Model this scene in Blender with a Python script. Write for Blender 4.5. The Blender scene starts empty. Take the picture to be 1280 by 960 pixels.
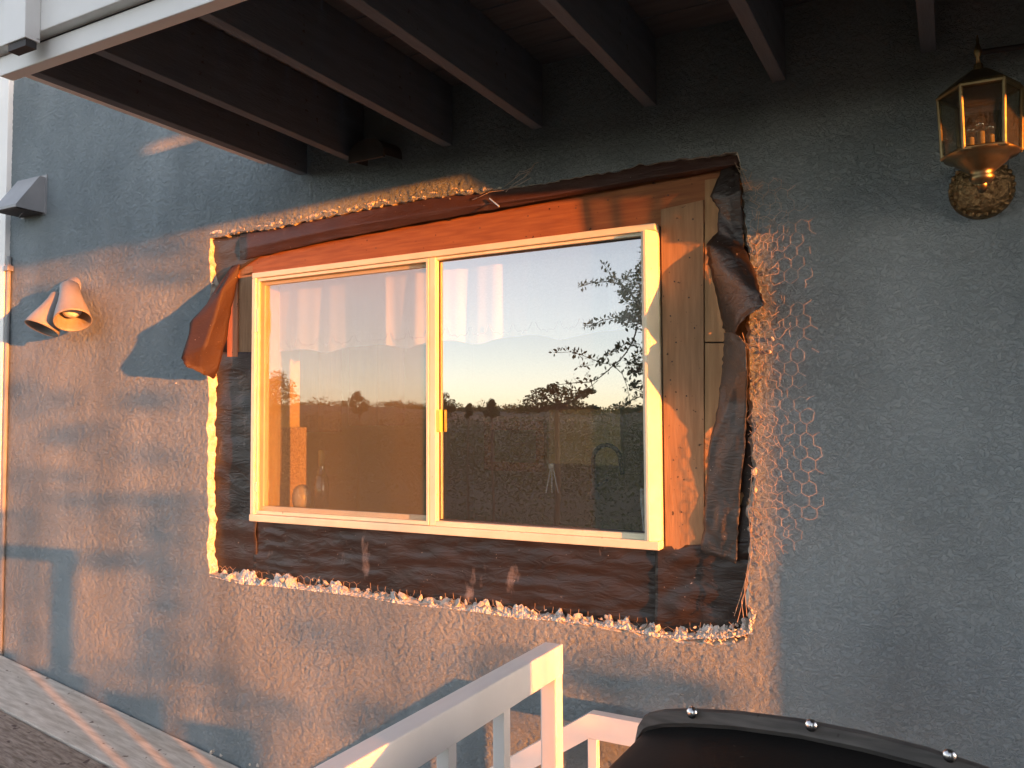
import bpy, bmesh, math, random
import numpy as np
from mathutils import Vector, Matrix
random.seed(7); rng = np.random.default_rng(7)
sc = bpy.context.scene
col = sc.collection

# ------------------------------------------------------------------ camera
F_PX = 1023.825
CR = Vector((0.8792510, 0.4763236, -0.0057830))
CU = Vector((0.0270618, -0.0378261, 0.9989178))
CF = Vector((-0.4755894, 0.8784560, 0.0461488))
CAM = Vector((0.0, -2.56, 1.6))
cam = bpy.data.objects.new('camera', bpy.data.cameras.new('camera'))
col.objects.link(cam)
cam.data.sensor_width = 36.0
cam.data.lens = F_PX / 1280 * 36.0
cam.data.clip_start = 0.02
cam.data.clip_end = 5000
m = Matrix.Identity(4)
for i in range(3):
    m[i][0] = CR[i]; m[i][1] = CU[i]; m[i][2] = -CF[i]; m[i][3] = CAM[i]
cam.matrix_world = m
sc.camera = cam

# ------------------------------------------------------------------ light
SUN_AZ = math.radians(14.0)      # angle between the sun's direction and the wall, from +x towards -y
SUN_EL = math.radians(1.5)
S = Vector((math.cos(SUN_EL) * math.cos(SUN_AZ), -math.cos(SUN_EL) * math.sin(SUN_AZ), math.sin(SUN_EL)))
w = bpy.data.worlds.new('World'); sc.world = w; w.use_nodes = True
nt = w.node_tree; bg = nt.nodes['Background']
sky = nt.nodes.new('ShaderNodeTexSky'); sky.sky_type = 'NISHITA'; sky.sun_disc = False
sky.sun_elevation = SUN_EL
sky.sun_rotation = math.atan2(S.x, S.y)
sky.altitude = 300; sky.air_density = 0.55; sky.dust_density = 0.5; sky.ozone_density = 0.9
wb = nt.nodes.new('ShaderNodeMix'); wb.data_type = 'RGBA'; wb.blend_type = 'MULTIPLY'; wb.inputs['Factor'].default_value = 1.0
wb.inputs['B'].default_value = (1.12, 1.0, 0.98, 1)        # the camera's warm white balance
hs = nt.nodes.new('ShaderNodeHueSaturation'); hs.inputs['Saturation'].default_value = 0.58   # thin evening haze
nt.links.new(sky.outputs[0], hs.inputs['Color']); nt.links.new(hs.outputs[0], wb.inputs['A']); nt.links.new(wb.outputs['Result'], bg.inputs[0]); bg.inputs[1].default_value = 0.15
sl = bpy.data.lights.new('sun', 'SUN'); sl.energy = 2.05; sl.angle = math.radians(0.53); sl.color = (1.0, 0.27, 0.035)
so = bpy.data.objects.new('sun', sl); col.objects.link(so)
so.rotation_euler = S.to_track_quat('Z', 'Y').to_euler()
so.location = (8, -2, 6)
sc.view_settings.view_transform = 'Standard'; sc.view_settings.look = 'None'
sc.view_settings.exposure = 3.3; sc.view_settings.gamma = 1.0
sc.view_settings.use_curve_mapping = False
sc.render.engine = 'CYCLES'
sc.cycles.use_denoising = True
sc.cycles.max_bounces = 8; sc.cycles.transparent_max_bounces = 16
sc.cycles.caustics_reflective = False; sc.cycles.caustics_refractive = False

# ------------------------------------------------------------------ pixel -> place
def ray(px, py):
    return CF * F_PX + CR * (px - 640) - CU * (py - 480)
def P(px, py, Y=0.0):
    d = ray(px, py); return CAM + d * ((Y - CAM.y) / d.y)
def PX(px, py, X):
    d = ray(px, py); return CAM + d * ((X - CAM.x) / d.x)
def PR(px, py, D):                       # what a pixel of the glass mirrors, at distance D in front of it
    q = P(px, py, D); return Vector((q.x, 0.05 - q.y, q.z))

# ------------------------------------------------------------------ materials
def new_mat(name):
    mt = bpy.data.materials.new(name); mt.use_nodes = True
    n = mt.node_tree; b = n.nodes['Principled BSDF']
    return mt, n, b
def N(n, t, **kw):
    x = n.nodes.new(t)
    for k, v in kw.items(): setattr(x, k, v)
    return x
def noisy(name, c1, c2, scale=8, rough=0.6, bump=0.0, bscale=60, metallic=0.0, stretch=(1, 1, 1), detail=5, spec=0.5, speck=None, bdist=0.004):
    mt, n, b = new_mat(name)
    tc = N(n, 'ShaderNodeTexCoord'); mp = N(n, 'ShaderNodeMapping'); mp.inputs['Scale'].default_value = stretch
    n.links.new(tc.outputs['Object'], mp.inputs[0])
    no = N(n, 'ShaderNodeTexNoise'); no.inputs['Scale'].default_value = scale; no.inputs['Detail'].default_value = detail
    n.links.new(mp.outputs[0], no.inputs['Vector'])
    cr = N(n, 'ShaderNodeValToRGB'); cr.color_ramp.elements[0].position = 0.32; cr.color_ramp.elements[1].position = 0.68
    cr.color_ramp.elements[0].color = (*c1, 1); cr.color_ramp.elements[1].color = (*c2, 1)
    n.links.new(no.outputs['Fac'], cr.inputs[0])
    out = cr.outputs[0]
    if speck:                            # small dark or pale specks of dirt: (scale, threshold, colour)
        vn = N(n, 'ShaderNodeTexNoise'); vn.inputs['Scale'].default_value = speck[0]; vn.inputs['Detail'].default_value = 2
        n.links.new(tc.outputs['Object'], vn.inputs['Vector'])
        r2 = N(n, 'ShaderNodeValToRGB'); r2.color_ramp.elements[0].position = speck[1]; r2.color_ramp.elements[1].position = speck[1] + 0.05
        n.links.new(vn.outputs['Fac'], r2.inputs[0])
        mx = N(n, 'ShaderNodeMix', data_type='RGBA'); n.links.new(r2.outputs[0], mx.inputs['Factor'])
        n.links.new(out, mx.inputs['A']); mx.inputs['B'].default_value = (*speck[2], 1); out = mx.outputs['Result']
    n.links.new(out, b.inputs['Base Color'])
    b.inputs['Roughness'].default_value = rough; b.inputs['Metallic'].default_value = metallic
    b.inputs['Specular IOR Level'].default_value = spec
    if bump:
        bn = N(n, 'ShaderNodeTexNoise'); bn.inputs['Scale'].default_value = bscale; bn.inputs['Detail'].default_value = 4
        n.links.new(mp.outputs[0], bn.inputs['Vector'])
        bu = N(n, 'ShaderNodeBump'); bu.inputs['Strength'].default_value = bump; bu.inputs['Distance'].default_value = bdist
        n.links.new(bn.outputs['Fac'], bu.inputs['Height']); n.links.new(bu.outputs[0], b.inputs['Normal'])
    return mt

def wood(name, c1, c2, axis=0, rough=0.7, knots=True):
    st = [14, 14, 14]; st[axis] = 1.2
    mt = noisy(name, c1, c2, scale=6, rough=rough, bump=0.35, bscale=14, stretch=tuple(st), detail=6, bdist=0.003,
               speck=(55, 0.70, tuple(x * 0.25 for x in c1)) if knots else None)
    return mt

M = {}
def stucco_mat():
    mt = noisy('stucco', (0.200, 0.242, 0.262), (0.240, 0.282, 0.300), scale=3, rough=0.88, spec=0.2)
    n = mt.node_tree; b = n.nodes['Principled BSDF']
    base_c = b.inputs['Base Color'].links[0].from_socket
    t0 = N(n, 'ShaderNodeTexCoord'); mq = N(n, 'ShaderNodeMapping'); mq.inputs['Scale'].default_value = (2.6, 1, .8); n.links.new(t0.outputs['Object'], mq.inputs[0])
    ns = N(n, 'ShaderNodeTexNoise'); ns.inputs['Scale'].default_value = 1.3; ns.inputs['Detail'].default_value = 6; n.links.new(mq.outputs[0], ns.inputs['Vector'])
    rs = N(n, 'ShaderNodeMapRange'); rs.inputs[1].default_value = .35; rs.inputs[2].default_value = .68; rs.inputs[3].default_value = 1.10; rs.inputs[4].default_value = .84; n.links.new(ns.outputs['Fac'], rs.inputs[0])
    cb_ = N(n, 'ShaderNodeCombineColor'); [n.links.new(rs.outputs[0], cb_.inputs[i]) for i in range(3)]
    mm = N(n, 'ShaderNodeMix', data_type='RGBA', blend_type='MULTIPLY'); mm.inputs['Factor'].default_value = 1; n.links.new(base_c, mm.inputs['A']); n.links.new(cb_.outputs[0], mm.inputs['B']); n.links.new(mm.outputs['Result'], b.inputs['Base Color'])
    tc = N(n, 'ShaderNodeTexCoord'); mp = N(n, 'ShaderNodeMapping'); mp.inputs['Scale'].default_value = (1, 1, 1.35); n.links.new(tc.outputs['Object'], mp.inputs[0])
    a = N(n, 'ShaderNodeTexNoise'); a.inputs['Scale'].default_value = 62; a.inputs['Detail'].default_value = 3; a.inputs['Roughness'].default_value = .55; a.inputs['Distortion'].default_value = .9
    n.links.new(mp.outputs[0], a.inputs['Vector'])
    s1 = N(n, 'ShaderNodeMath', operation='SUBTRACT'); n.links.new(a.outputs['Fac'], s1.inputs[0]); s1.inputs[1].default_value = .5
    s2 = N(n, 'ShaderNodeMath', operation='ABSOLUTE'); n.links.new(s1.outputs[0], s2.inputs[0])
    mr = N(n, 'ShaderNodeMapRange'); mr.inputs[1].default_value = 0; mr.inputs[2].default_value = .075; mr.interpolation_type = 'SMOOTHSTEP'; n.links.new(s2.outputs[0], mr.inputs[0])
    st = N(n, 'ShaderNodeMapRange'); st.inputs[1].default_value = .49; st.inputs[2].default_value = .55; n.links.new(a.outputs['Fac'], st.inputs[0])
    f = N(n, 'ShaderNodeTexNoise'); f.inputs['Scale'].default_value = 260; f.inputs['Detail'].default_value = 2; n.links.new(tc.outputs['Object'], f.inputs['Vector'])
    m1 = N(n, 'ShaderNodeMath', operation='MULTIPLY_ADD'); n.links.new(st.outputs[0], m1.inputs[0]); m1.inputs[1].default_value = .8; n.links.new(mr.outputs[0], m1.inputs[2])
    m2 = N(n, 'ShaderNodeMath', operation='MULTIPLY_ADD'); n.links.new(f.outputs['Fac'], m2.inputs[0]); m2.inputs[1].default_value = .55; n.links.new(m1.outputs[0], m2.inputs[2])
    bu = N(n, 'ShaderNodeBump'); bu.inputs['Strength'].default_value = .75; bu.inputs['Distance'].default_value = .0021
    n.links.new(m2.outputs[0], bu.inputs['Height']); n.links.new(bu.outputs[0], b.inputs['Normal'])
    return mt
M['stucco'] = stucco_mat()
M['cement'] = noisy('broken_cement', (0.42, 0.38, 0.31), (0.72, 0.68, 0.60), scale=30, rough=0.95, bump=0.8, bscale=90, spec=0.1)
M['plaster'] = noisy('white_plaster', (0.48, 0.46, 0.42), (0.72, 0.70, 0.66), scale=25, rough=0.95, bump=0.8, bscale=110, spec=0.1)
M['white'] = noisy('white_paint', (0.80, 0.80, 0.77), (0.86, 0.86, 0.83), scale=5, rough=0.5, bump=0.15, bscale=40, speck=(38, 0.76, (0.30, 0.27, 0.24)))
M['rail'] = noisy('rail_white_paint', (0.72, 0.71, 0.69), (0.80, 0.79, 0.77), scale=6, rough=0.45, bump=0.12, bscale=30, speck=(30, 0.78, (0.45, 0.42, 0.38)))
M['vinyl'] = noisy('window_vinyl', (0.68, 0.64, 0.48), (0.78, 0.74, 0.57), scale=9, rough=0.45, bump=0.08, bscale=60, speck=(60, 0.75, (0.22, 0.19, 0.15)))
M['gasket'] = noisy('gasket', (0.03, 0.03, 0.03), (0.06, 0.05, 0.05), rough=0.7)
M['header'] = wood('header_wood', (0.21, 0.072, 0.022), (0.30, 0.118, 0.038), axis=0)
M['jamb'] = wood('jamb_wood', (0.25, 0.145, 0.070), (0.34, 0.205, 0.105), axis=2)
M['ply'] = wood('plywood', (0.32, 0.18, 0.08), (0.42, 0.25, 0.115), axis=2, knots=False)
M['redwood'] = wood('redwood_strip', (0.40, 0.14, 0.06), (0.50, 0.20, 0.09), axis=2)
M['sheathing'] = noisy('dark_sheathing', (0.02, 0.015, 0.012), (0.05, 0.035, 0.03), rough=0.9)
M['joist'] = noisy('joist_paint', (0.098, 0.122, 0.150), (0.132, 0.160, 0.190), scale=5, rough=0.75, bump=0.5, bscale=30, stretch=(8, 1, 8), speck=(34, .70, (.05, .05, .05)))
M['soffit'] = noisy('soffit_board', (0.09, 0.098, 0.108), (0.13, 0.138, 0.148), scale=5, rough=0.8, bump=0.3, bscale=20, stretch=(1, 8, 8))
M['plank'] = noisy('weathered_plank', (0.44, 0.40, 0.34), (0.68, 0.64, 0.57), scale=5, rough=0.85, bump=0.5, bscale=16, stretch=(1.2, 9, 9), speck=(26, 0.68, (0.20, 0.16, 0.13)))
M['plank_raw'] = noisy('raw_plank', (0.17, 0.13, 0.10), (0.36, 0.30, 0.25), scale=9, rough=0.9, bump=0.9, bscale=18, stretch=(1.5, 9, 9), speck=(22, 0.62, (0.10, 0.07, 0.06)))
M['sheet_metal'] = noisy('painted_sheet_metal', (0.20, 0.21, 0.22), (0.26, 0.27, 0.28), scale=7, rough=0.45, bump=0.06, bscale=20)
M['lamp_paint'] = noisy('lamp_paint', (0.19, 0.18, 0.172), (0.25, 0.24, 0.228), scale=10, rough=0.55, bump=0.06, bscale=50)
M['dark_hood'] = noisy('dark_hood', (0.035, 0.032, 0.03), (0.06, 0.055, 0.05), scale=8, rough=0.6)
M['brass'] = noisy('aged_brass', (0.17, 0.125, 0.06), (0.28, 0.215, 0.11), scale=20, rough=0.38, metallic=1.0, bump=0.1, bscale=60)
M['brass_filigree'] = noisy('brass_filigree', (0.13, 0.085, 0.04), (0.34, 0.235, 0.115), scale=70, rough=0.45, metallic=1.0, bump=1.0, bscale=85, bdist=0.012)
M['candle'] = noisy('candle_sleeve', (0.30, 0.27, 0.20), (0.38, 0.34, 0.26), rough=0.5)
M['wire'] = noisy('galvanized_wire', (0.32, 0.25, 0.20), (0.50, 0.41, 0.35), scale=30, rough=0.55, metallic=0.0)
M['rust_wire'] = noisy('rusty_wire', (0.30, 0.20, 0.13), (0.48, 0.36, 0.25), scale=30, rough=0.7)
M['grill'] = noisy('black_enamel', (0.007, 0.007, 0.007), (0.013, 0.0125, 0.012), scale=6, spec=0.10, rough=0.55, bump=0.08, bscale=120, speck=(45, 0.72, (0.06, 0.05, 0.045)))
M['grill_band'] = noisy('grill_band', (0.05, 0.049, 0.048), (0.10, 0.097, 0.093), scale=12, rough=0.55, metallic=0.15, spec=0.3, speck=(40, .70, (.03, .028, .025)), stretch=(1, 8, 8))
M['chrome'] = noisy('screw_chrome', (0.45, 0.45, 0.45), (0.6, 0.6, 0.6), rough=0.25, metallic=1.0)
M['nail'] = noisy('nail_steel', (0.55, 0.52, 0.48), (0.70, 0.67, 0.62), rough=0.4, metallic=0.6)
M['leaf'] = noisy('leaf', (0.040, 0.055, 0.022), (0.085, 0.10, 0.040), scale=4, rough=0.6)
M['bark'] = noisy('bark', (0.06, 0.045, 0.03), (0.11, 0.08, 0.06), scale=10, rough=0.9)
M['ground'] = noisy('dry_ground', (0.05, 0.045, 0.025), (0.11, 0.085, 0.05), scale=0.03, rough=0.95)
M['deck_floor'] = noisy('deck_floor', (0.10, 0.09, 0.08), (0.16, 0.14, 0.12), scale=3, rough=0.8, stretch=(1, 6, 1))
M['wallpaint'] = noisy('interior_paint', (0.58, 0.44, 0.16), (0.64, 0.50, 0.20), scale=2, rough=0.8)
M['speckle'] = noisy('speckled_panel', (0.30, 0.19, 0.09), (0.55, 0.40, 0.22), scale=120, rough=0.5, detail=2)
M['cabinet'] = wood('cabinet_wood', (0.38, 0.13, 0.035), (0.50, 0.19, 0.055), axis=2, knots=False)
M['counter'] = noisy('counter', (0.16, 0.13, 0.11), (0.26, 0.22, 0.19), scale=60, rough=0.3)
M['steel'] = noisy('sink_steel', (0.30, 0.29, 0.28), (0.42, 0.41, 0.40), rough=0.3, metallic=1.0)
M['bronze'] = noisy('dark_bronze', (0.04, 0.03, 0.025), (0.07, 0.055, 0.045), rough=0.35, metallic=0.8)
M['ceramic'] = noisy('ceramic', (0.68, 0.66, 0.62), (0.76, 0.74, 0.70), rough=0.25)
M['amber'] = noisy('amber_cap', (0.45, 0.30, 0.06), (0.55, 0.38, 0.10), rough=0.4)
M['cloth'] = noisy('blue_white_cloth', (0.55, 0.60, 0.62), (0.72, 0.75, 0.76), scale=12, rough=0.9)
M['sticker'] = noisy('yellow_latch', (0.72, 0.60, 0.10), (0.80, 0.68, 0.16), rough=0.4)
M['mauve'] = noisy('embroidery_thread', (0.50, 0.40, 0.42), (0.58, 0.48, 0.50), rough=0.9)

def paper_mat(name, c1, c2, rough, marks):
    mt, n, b = new_mat(name)
    tc = N(n, 'ShaderNodeTexCoord')
    no = N(n, 'ShaderNodeTexNoise'); no.inputs['Scale'].default_value = 6; no.inputs['Detail'].default_value = 5
    n.links.new(tc.outputs['Object'], no.inputs['Vector'])
    cr = N(n, 'ShaderNodeValToRGB'); cr.color_ramp.elements[0].position = 0.3; cr.color_ramp.elements[1].position = 0.7
    cr.color_ramp.elements[0].color = (*c1, 1); cr.color_ramp.elements[1].color = (*c2, 1)
    n.links.new(no.outputs['Fac'], cr.inputs[0])
    # chalky rub marks
    mp = N(n, 'ShaderNodeMapping'); mp.inputs['Scale'].default_value = (9, 9, 3.5); n.links.new(tc.outputs['Object'], mp.inputs[0])
    n2 = N(n, 'ShaderNodeTexNoise'); n2.inputs['Scale'].default_value = 1.0; n2.inputs['Detail'].default_value = 7; n2.inputs['Roughness'].default_value = 0.65
    n.links.new(mp.outputs[0], n2.inputs['Vector'])
    r2 = N(n, 'ShaderNodeValToRGB'); r2.color_ramp.elements[0].position = 0.60; r2.color_ramp.elements[1].position = 0.80
    r2.color_ramp.elements[1].color = (marks, marks, marks, 1); n.links.new(n2.outputs['Fac'], r2.inputs[0])
    mx = N(n, 'ShaderNodeMix', data_type='RGBA'); n.links.new(r2.outputs[0], mx.inputs['Factor'])
    n.links.new(cr.outputs[0], mx.inputs['A']); mx.inputs['B'].default_value = (0.36, 0.30, 0.27, 1)
    n3 = N(n, 'ShaderNodeTexNoise'); n3.inputs['Scale'].default_value = 130; n.links.new(tc.outputs['Object'], n3.inputs['Vector'])
    r3 = N(n, 'ShaderNodeValToRGB'); r3.color_ramp.elements[0].position = 0.74; r3.color_ramp.elements[1].position = 0.78
    n.links.new(n3.outputs['Fac'], r3.inputs[0])
    m2 = N(n, 'ShaderNodeMix', data_type='RGBA'); n.links.new(r3.outputs[0], m2.inputs['Factor'])
    n.links.new(mx.outputs['Result'], m2.inputs['A']); m2.inputs['B'].default_value = (0.42, 0.38, 0.34, 1)
    n.links.new(m2.outputs['Result'], b.inputs['Base Color'])
    b.inputs['Roughness'].default_value = rough; b.inputs['Specular IOR Level'].default_value = 0.5
    wv = N(n, 'ShaderNodeTexNoise'); wv.inputs['Scale'].default_value = 24; wv.inputs['Detail'].default_value = 6; wv.inputs['Distortion'].default_value = 2.2
    mp2 = N(n, 'ShaderNodeMapping'); mp2.inputs['Scale'].default_value = (0.45, 1, 1.4); n.links.new(tc.outputs['Object'], mp2.inputs[0]); n.links.new(mp2.outputs[0], wv.inputs['Vector'])
    bu = N(n, 'ShaderNodeBump'); bu.inputs['Strength'].default_value = 0.42; bu.inputs['Distance'].default_value = 0.007
    n.links.new(wv.outputs['Fac'], bu.inputs['Height']); n.links.new(bu.outputs[0], b.inputs['Normal'])
    return mt
M['paper'] = paper_mat('building_paper', (0.015, 0.011, 0.009), (0.030, 0.020, 0.016), 0.42, 0.8)
M['paper_brown'] = paper_mat('brown_building_paper', (0.040, 0.016, 0.011), (0.065, 0.028, 0.019), 0.6, 0.2)
M['paper_flap'] = paper_mat('flap_paper', (0.026, 0.011, 0.008), (0.042, 0.018, 0.012), 0.7, 0.12)
M['paper_grey'] = paper_mat('faded_building_paper', (0.042, 0.036, 0.031), (0.065, 0.054, 0.045), 0.5, 0.4)

def glass_mat(name, refl, tint):
    mt = bpy.data.materials.new(name); mt.use_nodes = True; n = mt.node_tree
    n.nodes.remove(n.nodes['Principled BSDF']); out = n.nodes['Material Output']
    tr = N(n, 'ShaderNodeBsdfTransparent'); tr.inputs[0].default_value = (*tint, 1)
    gl = N(n, 'ShaderNodeBsdfGlossy'); gl.inputs['Roughness'].default_value = 0.0; gl.inputs[0].default_value = (0.95, 0.95, 0.95, 1)
    fr = N(n, 'ShaderNodeFresnel'); fr.inputs[0].default_value = 1.5
    m0 = N(n, 'ShaderNodeMath', operation='MAXIMUM'); n.links.new(fr.outputs[0], m0.inputs[0]); m0.inputs[1].default_value = refl
    ge = N(n, 'ShaderNodeNewGeometry'); iv = N(n, 'ShaderNodeMath', operation='SUBTRACT'); iv.inputs[0].default_value = 1.0; n.links.new(ge.outputs['Backfacing'], iv.inputs[1])
    ma = N(n, 'ShaderNodeMath', operation='MULTIPLY'); n.links.new(m0.outputs[0], ma.inputs[0]); n.links.new(iv.outputs[0], ma.inputs[1])
    # faint waviness of the pane
    tc = N(n, 'ShaderNodeTexCoord'); no = N(n, 'ShaderNodeTexNoise'); no.inputs['Scale'].default_value = 3.0; no.inputs['Detail'].default_value = 1
    n.links.new(tc.outputs['Object'], no.inputs['Vector'])
    bu = N(n, 'ShaderNodeBump'); bu.inputs['Strength'].default_value = 0.02; bu.inputs['Distance'].default_value = 0.02
    n.links.new(no.outputs['Fac'], bu.inputs['Height']); n.links.new(bu.outputs[0], gl.inputs['Normal'])
    mx = N(n, 'ShaderNodeMixShader'); n.links.new(ma.outputs[0], mx.inputs[0]); n.links.new(tr.outputs[0], mx.inputs[1]); n.links.new(gl.outputs[0], mx.inputs[2])
    # thin film of dust
    df = N(n, 'ShaderNodeBsdfDiffuse'); df.inputs[0].default_value = (0.5, 0.47, 0.43, 1)
    dn = N(n, 'ShaderNodeTexNoise'); dn.inputs['Scale'].default_value = 160; dn.inputs['Detail'].default_value = 3
    n.links.new(tc.outputs['Object'], dn.inputs['Vector'])
    dr = N(n, 'ShaderNodeMapRange'); dr.inputs[1].default_value = 0.3; dr.inputs[2].default_value = 0.8; dr.inputs[3].default_value = 0.0; dr.inputs[4].default_value = 0.06
    n.links.new(dn.outputs['Fac'], dr.inputs[0])
    m2 = N(n, 'ShaderNodeMixShader'); n.links.new(dr.outputs[0], m2.inputs[0]); n.links.new(mx.outputs[0], m2.inputs[1]); n.links.new(df.outputs[0], m2.inputs[2])
    n.links.new(m2.outputs[0], out.inputs[0])
    return mt
M['glass'] = glass_mat('window_glass', 0.36, (0.93, 0.95, 0.93))
M['lamp_glass'] = glass_mat('lantern_glass', 0.16, (0.84, 0.85, 0.80))

def mesh_screen_mat():
    mt = bpy.data.materials.new('insect_screen'); mt.use_nodes = True; n = mt.node_tree
    n.nodes.remove(n.nodes['Principled BSDF']); out = n.nodes['Material Output']
    tr = N(n, 'ShaderNodeBsdfTransparent')
    df = N(n, 'ShaderNodeBsdfDiffuse'); df.inputs[0].default_value = (0.33, 0.25, 0.12, 1)
    mx = N(n, 'ShaderNodeMixShader'); mx.inputs[0].default_value = 0.17
    n.links.new(tr.outputs[0], mx.inputs[1]); n.links.new(df.outputs[0], mx.inputs[2]); n.links.new(mx.outputs[0], out.inputs[0])
    return mt
M['screen'] = mesh_screen_mat()
def curtain_mat():
    mt = bpy.data.materials.new('curtain_cloth'); mt.use_nodes = True; n = mt.node_tree
    n.nodes.remove(n.nodes['Principled BSDF']); out = n.nodes['Material Output']
    df = N(n, 'ShaderNodeBsdfDiffuse'); df.inputs[0].default_value = (0.84, 0.81, 0.78, 1)
    tl = N(n, 'ShaderNodeBsdfTranslucent'); tl.inputs[0].default_value = (0.74, 0.68, 0.62, 1)
    mx = N(n, 'ShaderNodeMixShader'); mx.inputs[0].default_value = 0.35
    n.links.new(df.outputs[0], mx.inputs[1]); n.links.new(tl.outputs[0], mx.inputs[2]); n.links.new(mx.outputs[0], out.inputs[0])
    return mt
M['curtain'] = curtain_mat()

# ------------------------------------------------------------------ mesh helpers (world coordinates)
class MB:
    def __init__(s): s.v = []; s.f = []
    def add(s, vs, fs):
        o = len(s.v); s.v += [tuple(x) for x in vs]; s.f += [tuple(i + o for i in f) for f in fs]; return s
    def box(s, a, b, bev=0.0):
        a = Vector(a); b = Vector(b); lo = Vector(map(min, a, b)); hi = Vector(map(max, a, b))
        return s.obox((lo + hi) / 2, (hi - lo) / 2, Matrix.Identity(3), bev)
    def obox(s, c, h, R, bev=0.0):
        c = Vector(c)
        if bev <= 0:
            vs = [c + R @ Vector((x * h[0], y * h[1], z * h[2])) for x in (-1, 1) for y in (-1, 1) for z in (-1, 1)]
            return s.add(vs, [(0, 1, 3, 2), (4, 6, 7, 5), (0, 4, 5, 1), (2, 3, 7, 6), (0, 2, 6, 4), (1, 5, 7, 3)])
        bm = bmesh.new(); bmesh.ops.create_cube(bm, size=2)
        for v in bm.verts: v.co = Vector((v.co.x * h[0], v.co.y * h[1], v.co.z * h[2]))
        bmesh.ops.bevel(bm, geom=bm.edges[:], offset=bev, segments=2, profile=0.6, affect='EDGES')
        bm.verts.index_update()
        s.add([c + R @ v.co for v in bm.verts], [[v.index for v in f.verts] for f in bm.faces]); bm.free(); return s
    def beam(s, p0, p1, w, h, up=(0, 0, 1), bev=0.0):   # bar from p0 to p1, w across, h along up
        p0 = Vector(p0); p1 = Vector(p1); d = (p1 - p0); L = d.length; d.normalize(); up = Vector(up)
        sd = d.cross(up).normalized(); u = sd.cross(d)
        R = Matrix((d, sd, u)).transposed()
        return s.obox((p0 + p1) / 2, (L / 2, w / 2, h / 2), R, bev)
    def prism(s, pts, off):                               # polygon extruded by off
        n = len(pts); off = Vector(off); pts = [Vector(p) for p in pts]
        s.add(pts + [p + off for p in pts], [tuple(range(n)), tuple(range(2 * n - 1, n - 1, -1))] + [((i + 1) % n, i, i + n, (i + 1) % n + n) for i in range(n)])
        return s
    def tube(s, pts, r, n=6, cap=True):
        pts = [Vector(p) for p in pts]; k = len(pts); rs = r if hasattr(r, '__len__') else [r] * k; vs = []
        a = None
        for i, p in enumerate(pts):
            d = (pts[min(i + 1, k - 1)] - pts[max(i - 1, 0)]).normalized()
            if a is None or abs(a.dot(d)) > 0.95: a = d.orthogonal().normalized()
            a = (a - d * a.dot(d)).normalized(); b = d.cross(a)
            vs += [p + (a * math.cos(t) + b * math.sin(t)) * rs[i] for t in (2 * math.pi * j / n for j in range(n))]
        fs = [(i * n + j, i * n + (j + 1) % n, (i + 1) * n + (j + 1) % n, (i + 1) * n + j) for i in range(k - 1) for j in range(n)]
        if cap: fs += [tuple(range(n - 1, -1, -1)), tuple(range((k - 1) * n, k * n))]
        return s.add(vs, fs)
    def lathe(s, prof, c, axis=(0, 0, 1), n=24, squash=1.0):  # prof: (radius, along)
        ax = Vector(axis).normalized(); a = ax.orthogonal().normalized(); b = ax.cross(a); c = Vector(c); vs = []
        for r, h in prof: vs += [c + ax * h + (a * math.cos(t) + b * math.sin(t)) * r for t in (2 * math.pi * j / n for j in range(n))]
        fs = [(i * n + j, i * n + (j + 1) % n, (i + 1) * n + (j + 1) % n, (i + 1) * n + j) for i in range(len(prof) - 1) for j in range(n)]
        return s.add(vs, fs)
    def grid(s, fn, nu, nv):
        vs = [fn(i / nu, j / nv) for j in range(nv + 1) for i in range(nu + 1)]
        fs = [(j * (nu + 1) + i, j * (nu + 1) + i + 1, (j + 1) * (nu + 1) + i + 1, (j + 1) * (nu + 1) + i) for j in range(nv) for i in range(nu)]
        return s.add(vs, fs)
    def build(s, name, mat, parent=None, smooth=False, thick=0.0, origin=None):
        wl = Vector(parent['wl']) if parent is not None else Vector((0, 0, 0))
        o0 = Vector(origin) if origin is not None else (wl if parent is not None else Vector(s.center()))
        me = bpy.data.meshes.new(name)
        me.from_pydata([(v[0] - o0.x, v[1] - o0.y, v[2] - o0.z) for v in s.v], [], s.f); me.update()
        if smooth: me.polygons.foreach_set('use_smooth', [True] * len(me.polygons))
        me.materials.append(M[mat])
        o = bpy.data.objects.new(name, me); col.objects.link(o)
        o.location = o0 - wl; o['wl'] = tuple(o0)
        if parent is not None: o.parent = parent
        if thick:
            md = o.modifiers.new('thick', 'SOLIDIFY'); md.thickness = thick; md.offset = 0
        return o
    def center(s):
        a = np.array(s.v); c = (a.min(0) + a.max(0)) / 2; return (c[0], c[1], a[:, 2].min())

ALL = []
def thing(name, label, cat, loc, group=None):
    o = bpy.data.objects.new(name, None); col.objects.link(o); o.location = loc; o['wl'] = tuple(loc); o.empty_display_size = 0.1
    return tag(o, label, cat, group)
GROUPS = {'building paper': 'sheets of black building paper in the opening', 'paper flap': 'torn flaps of building paper', 'tree': 'trees across the valley mirrored in the glass', 'railing': 'white wooden stair railings', 'vent hood': 'vent hoods on the wall', 'wire': 'loose wire ends round the opening', 'chicken wire': 'pieces of chicken wire'}
def tag(o, label, cat, group=None):
    o['label'] = label; o['category'] = cat; group = group or GROUPS.get(cat)
    if group: o['group'] = group
    return o
def struct(o): o['kind'] = 'structure'; return o
def stuff(o): o['kind'] = 'stuff'; return o
def again(o, name, loc, rot=None, scale=None):           # a copy of a part that shares its mesh
    c = o.copy(); col.objects.link(c); c.parent = o.parent
    wl = Vector(o.parent['wl']) if o.parent else Vector((0, 0, 0))
    c.location = Vector(loc) - wl; c['wl'] = tuple(loc)
    if rot is not None: c.rotation_euler = rot
    if scale is not None: c.scale = scale
    return c

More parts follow.
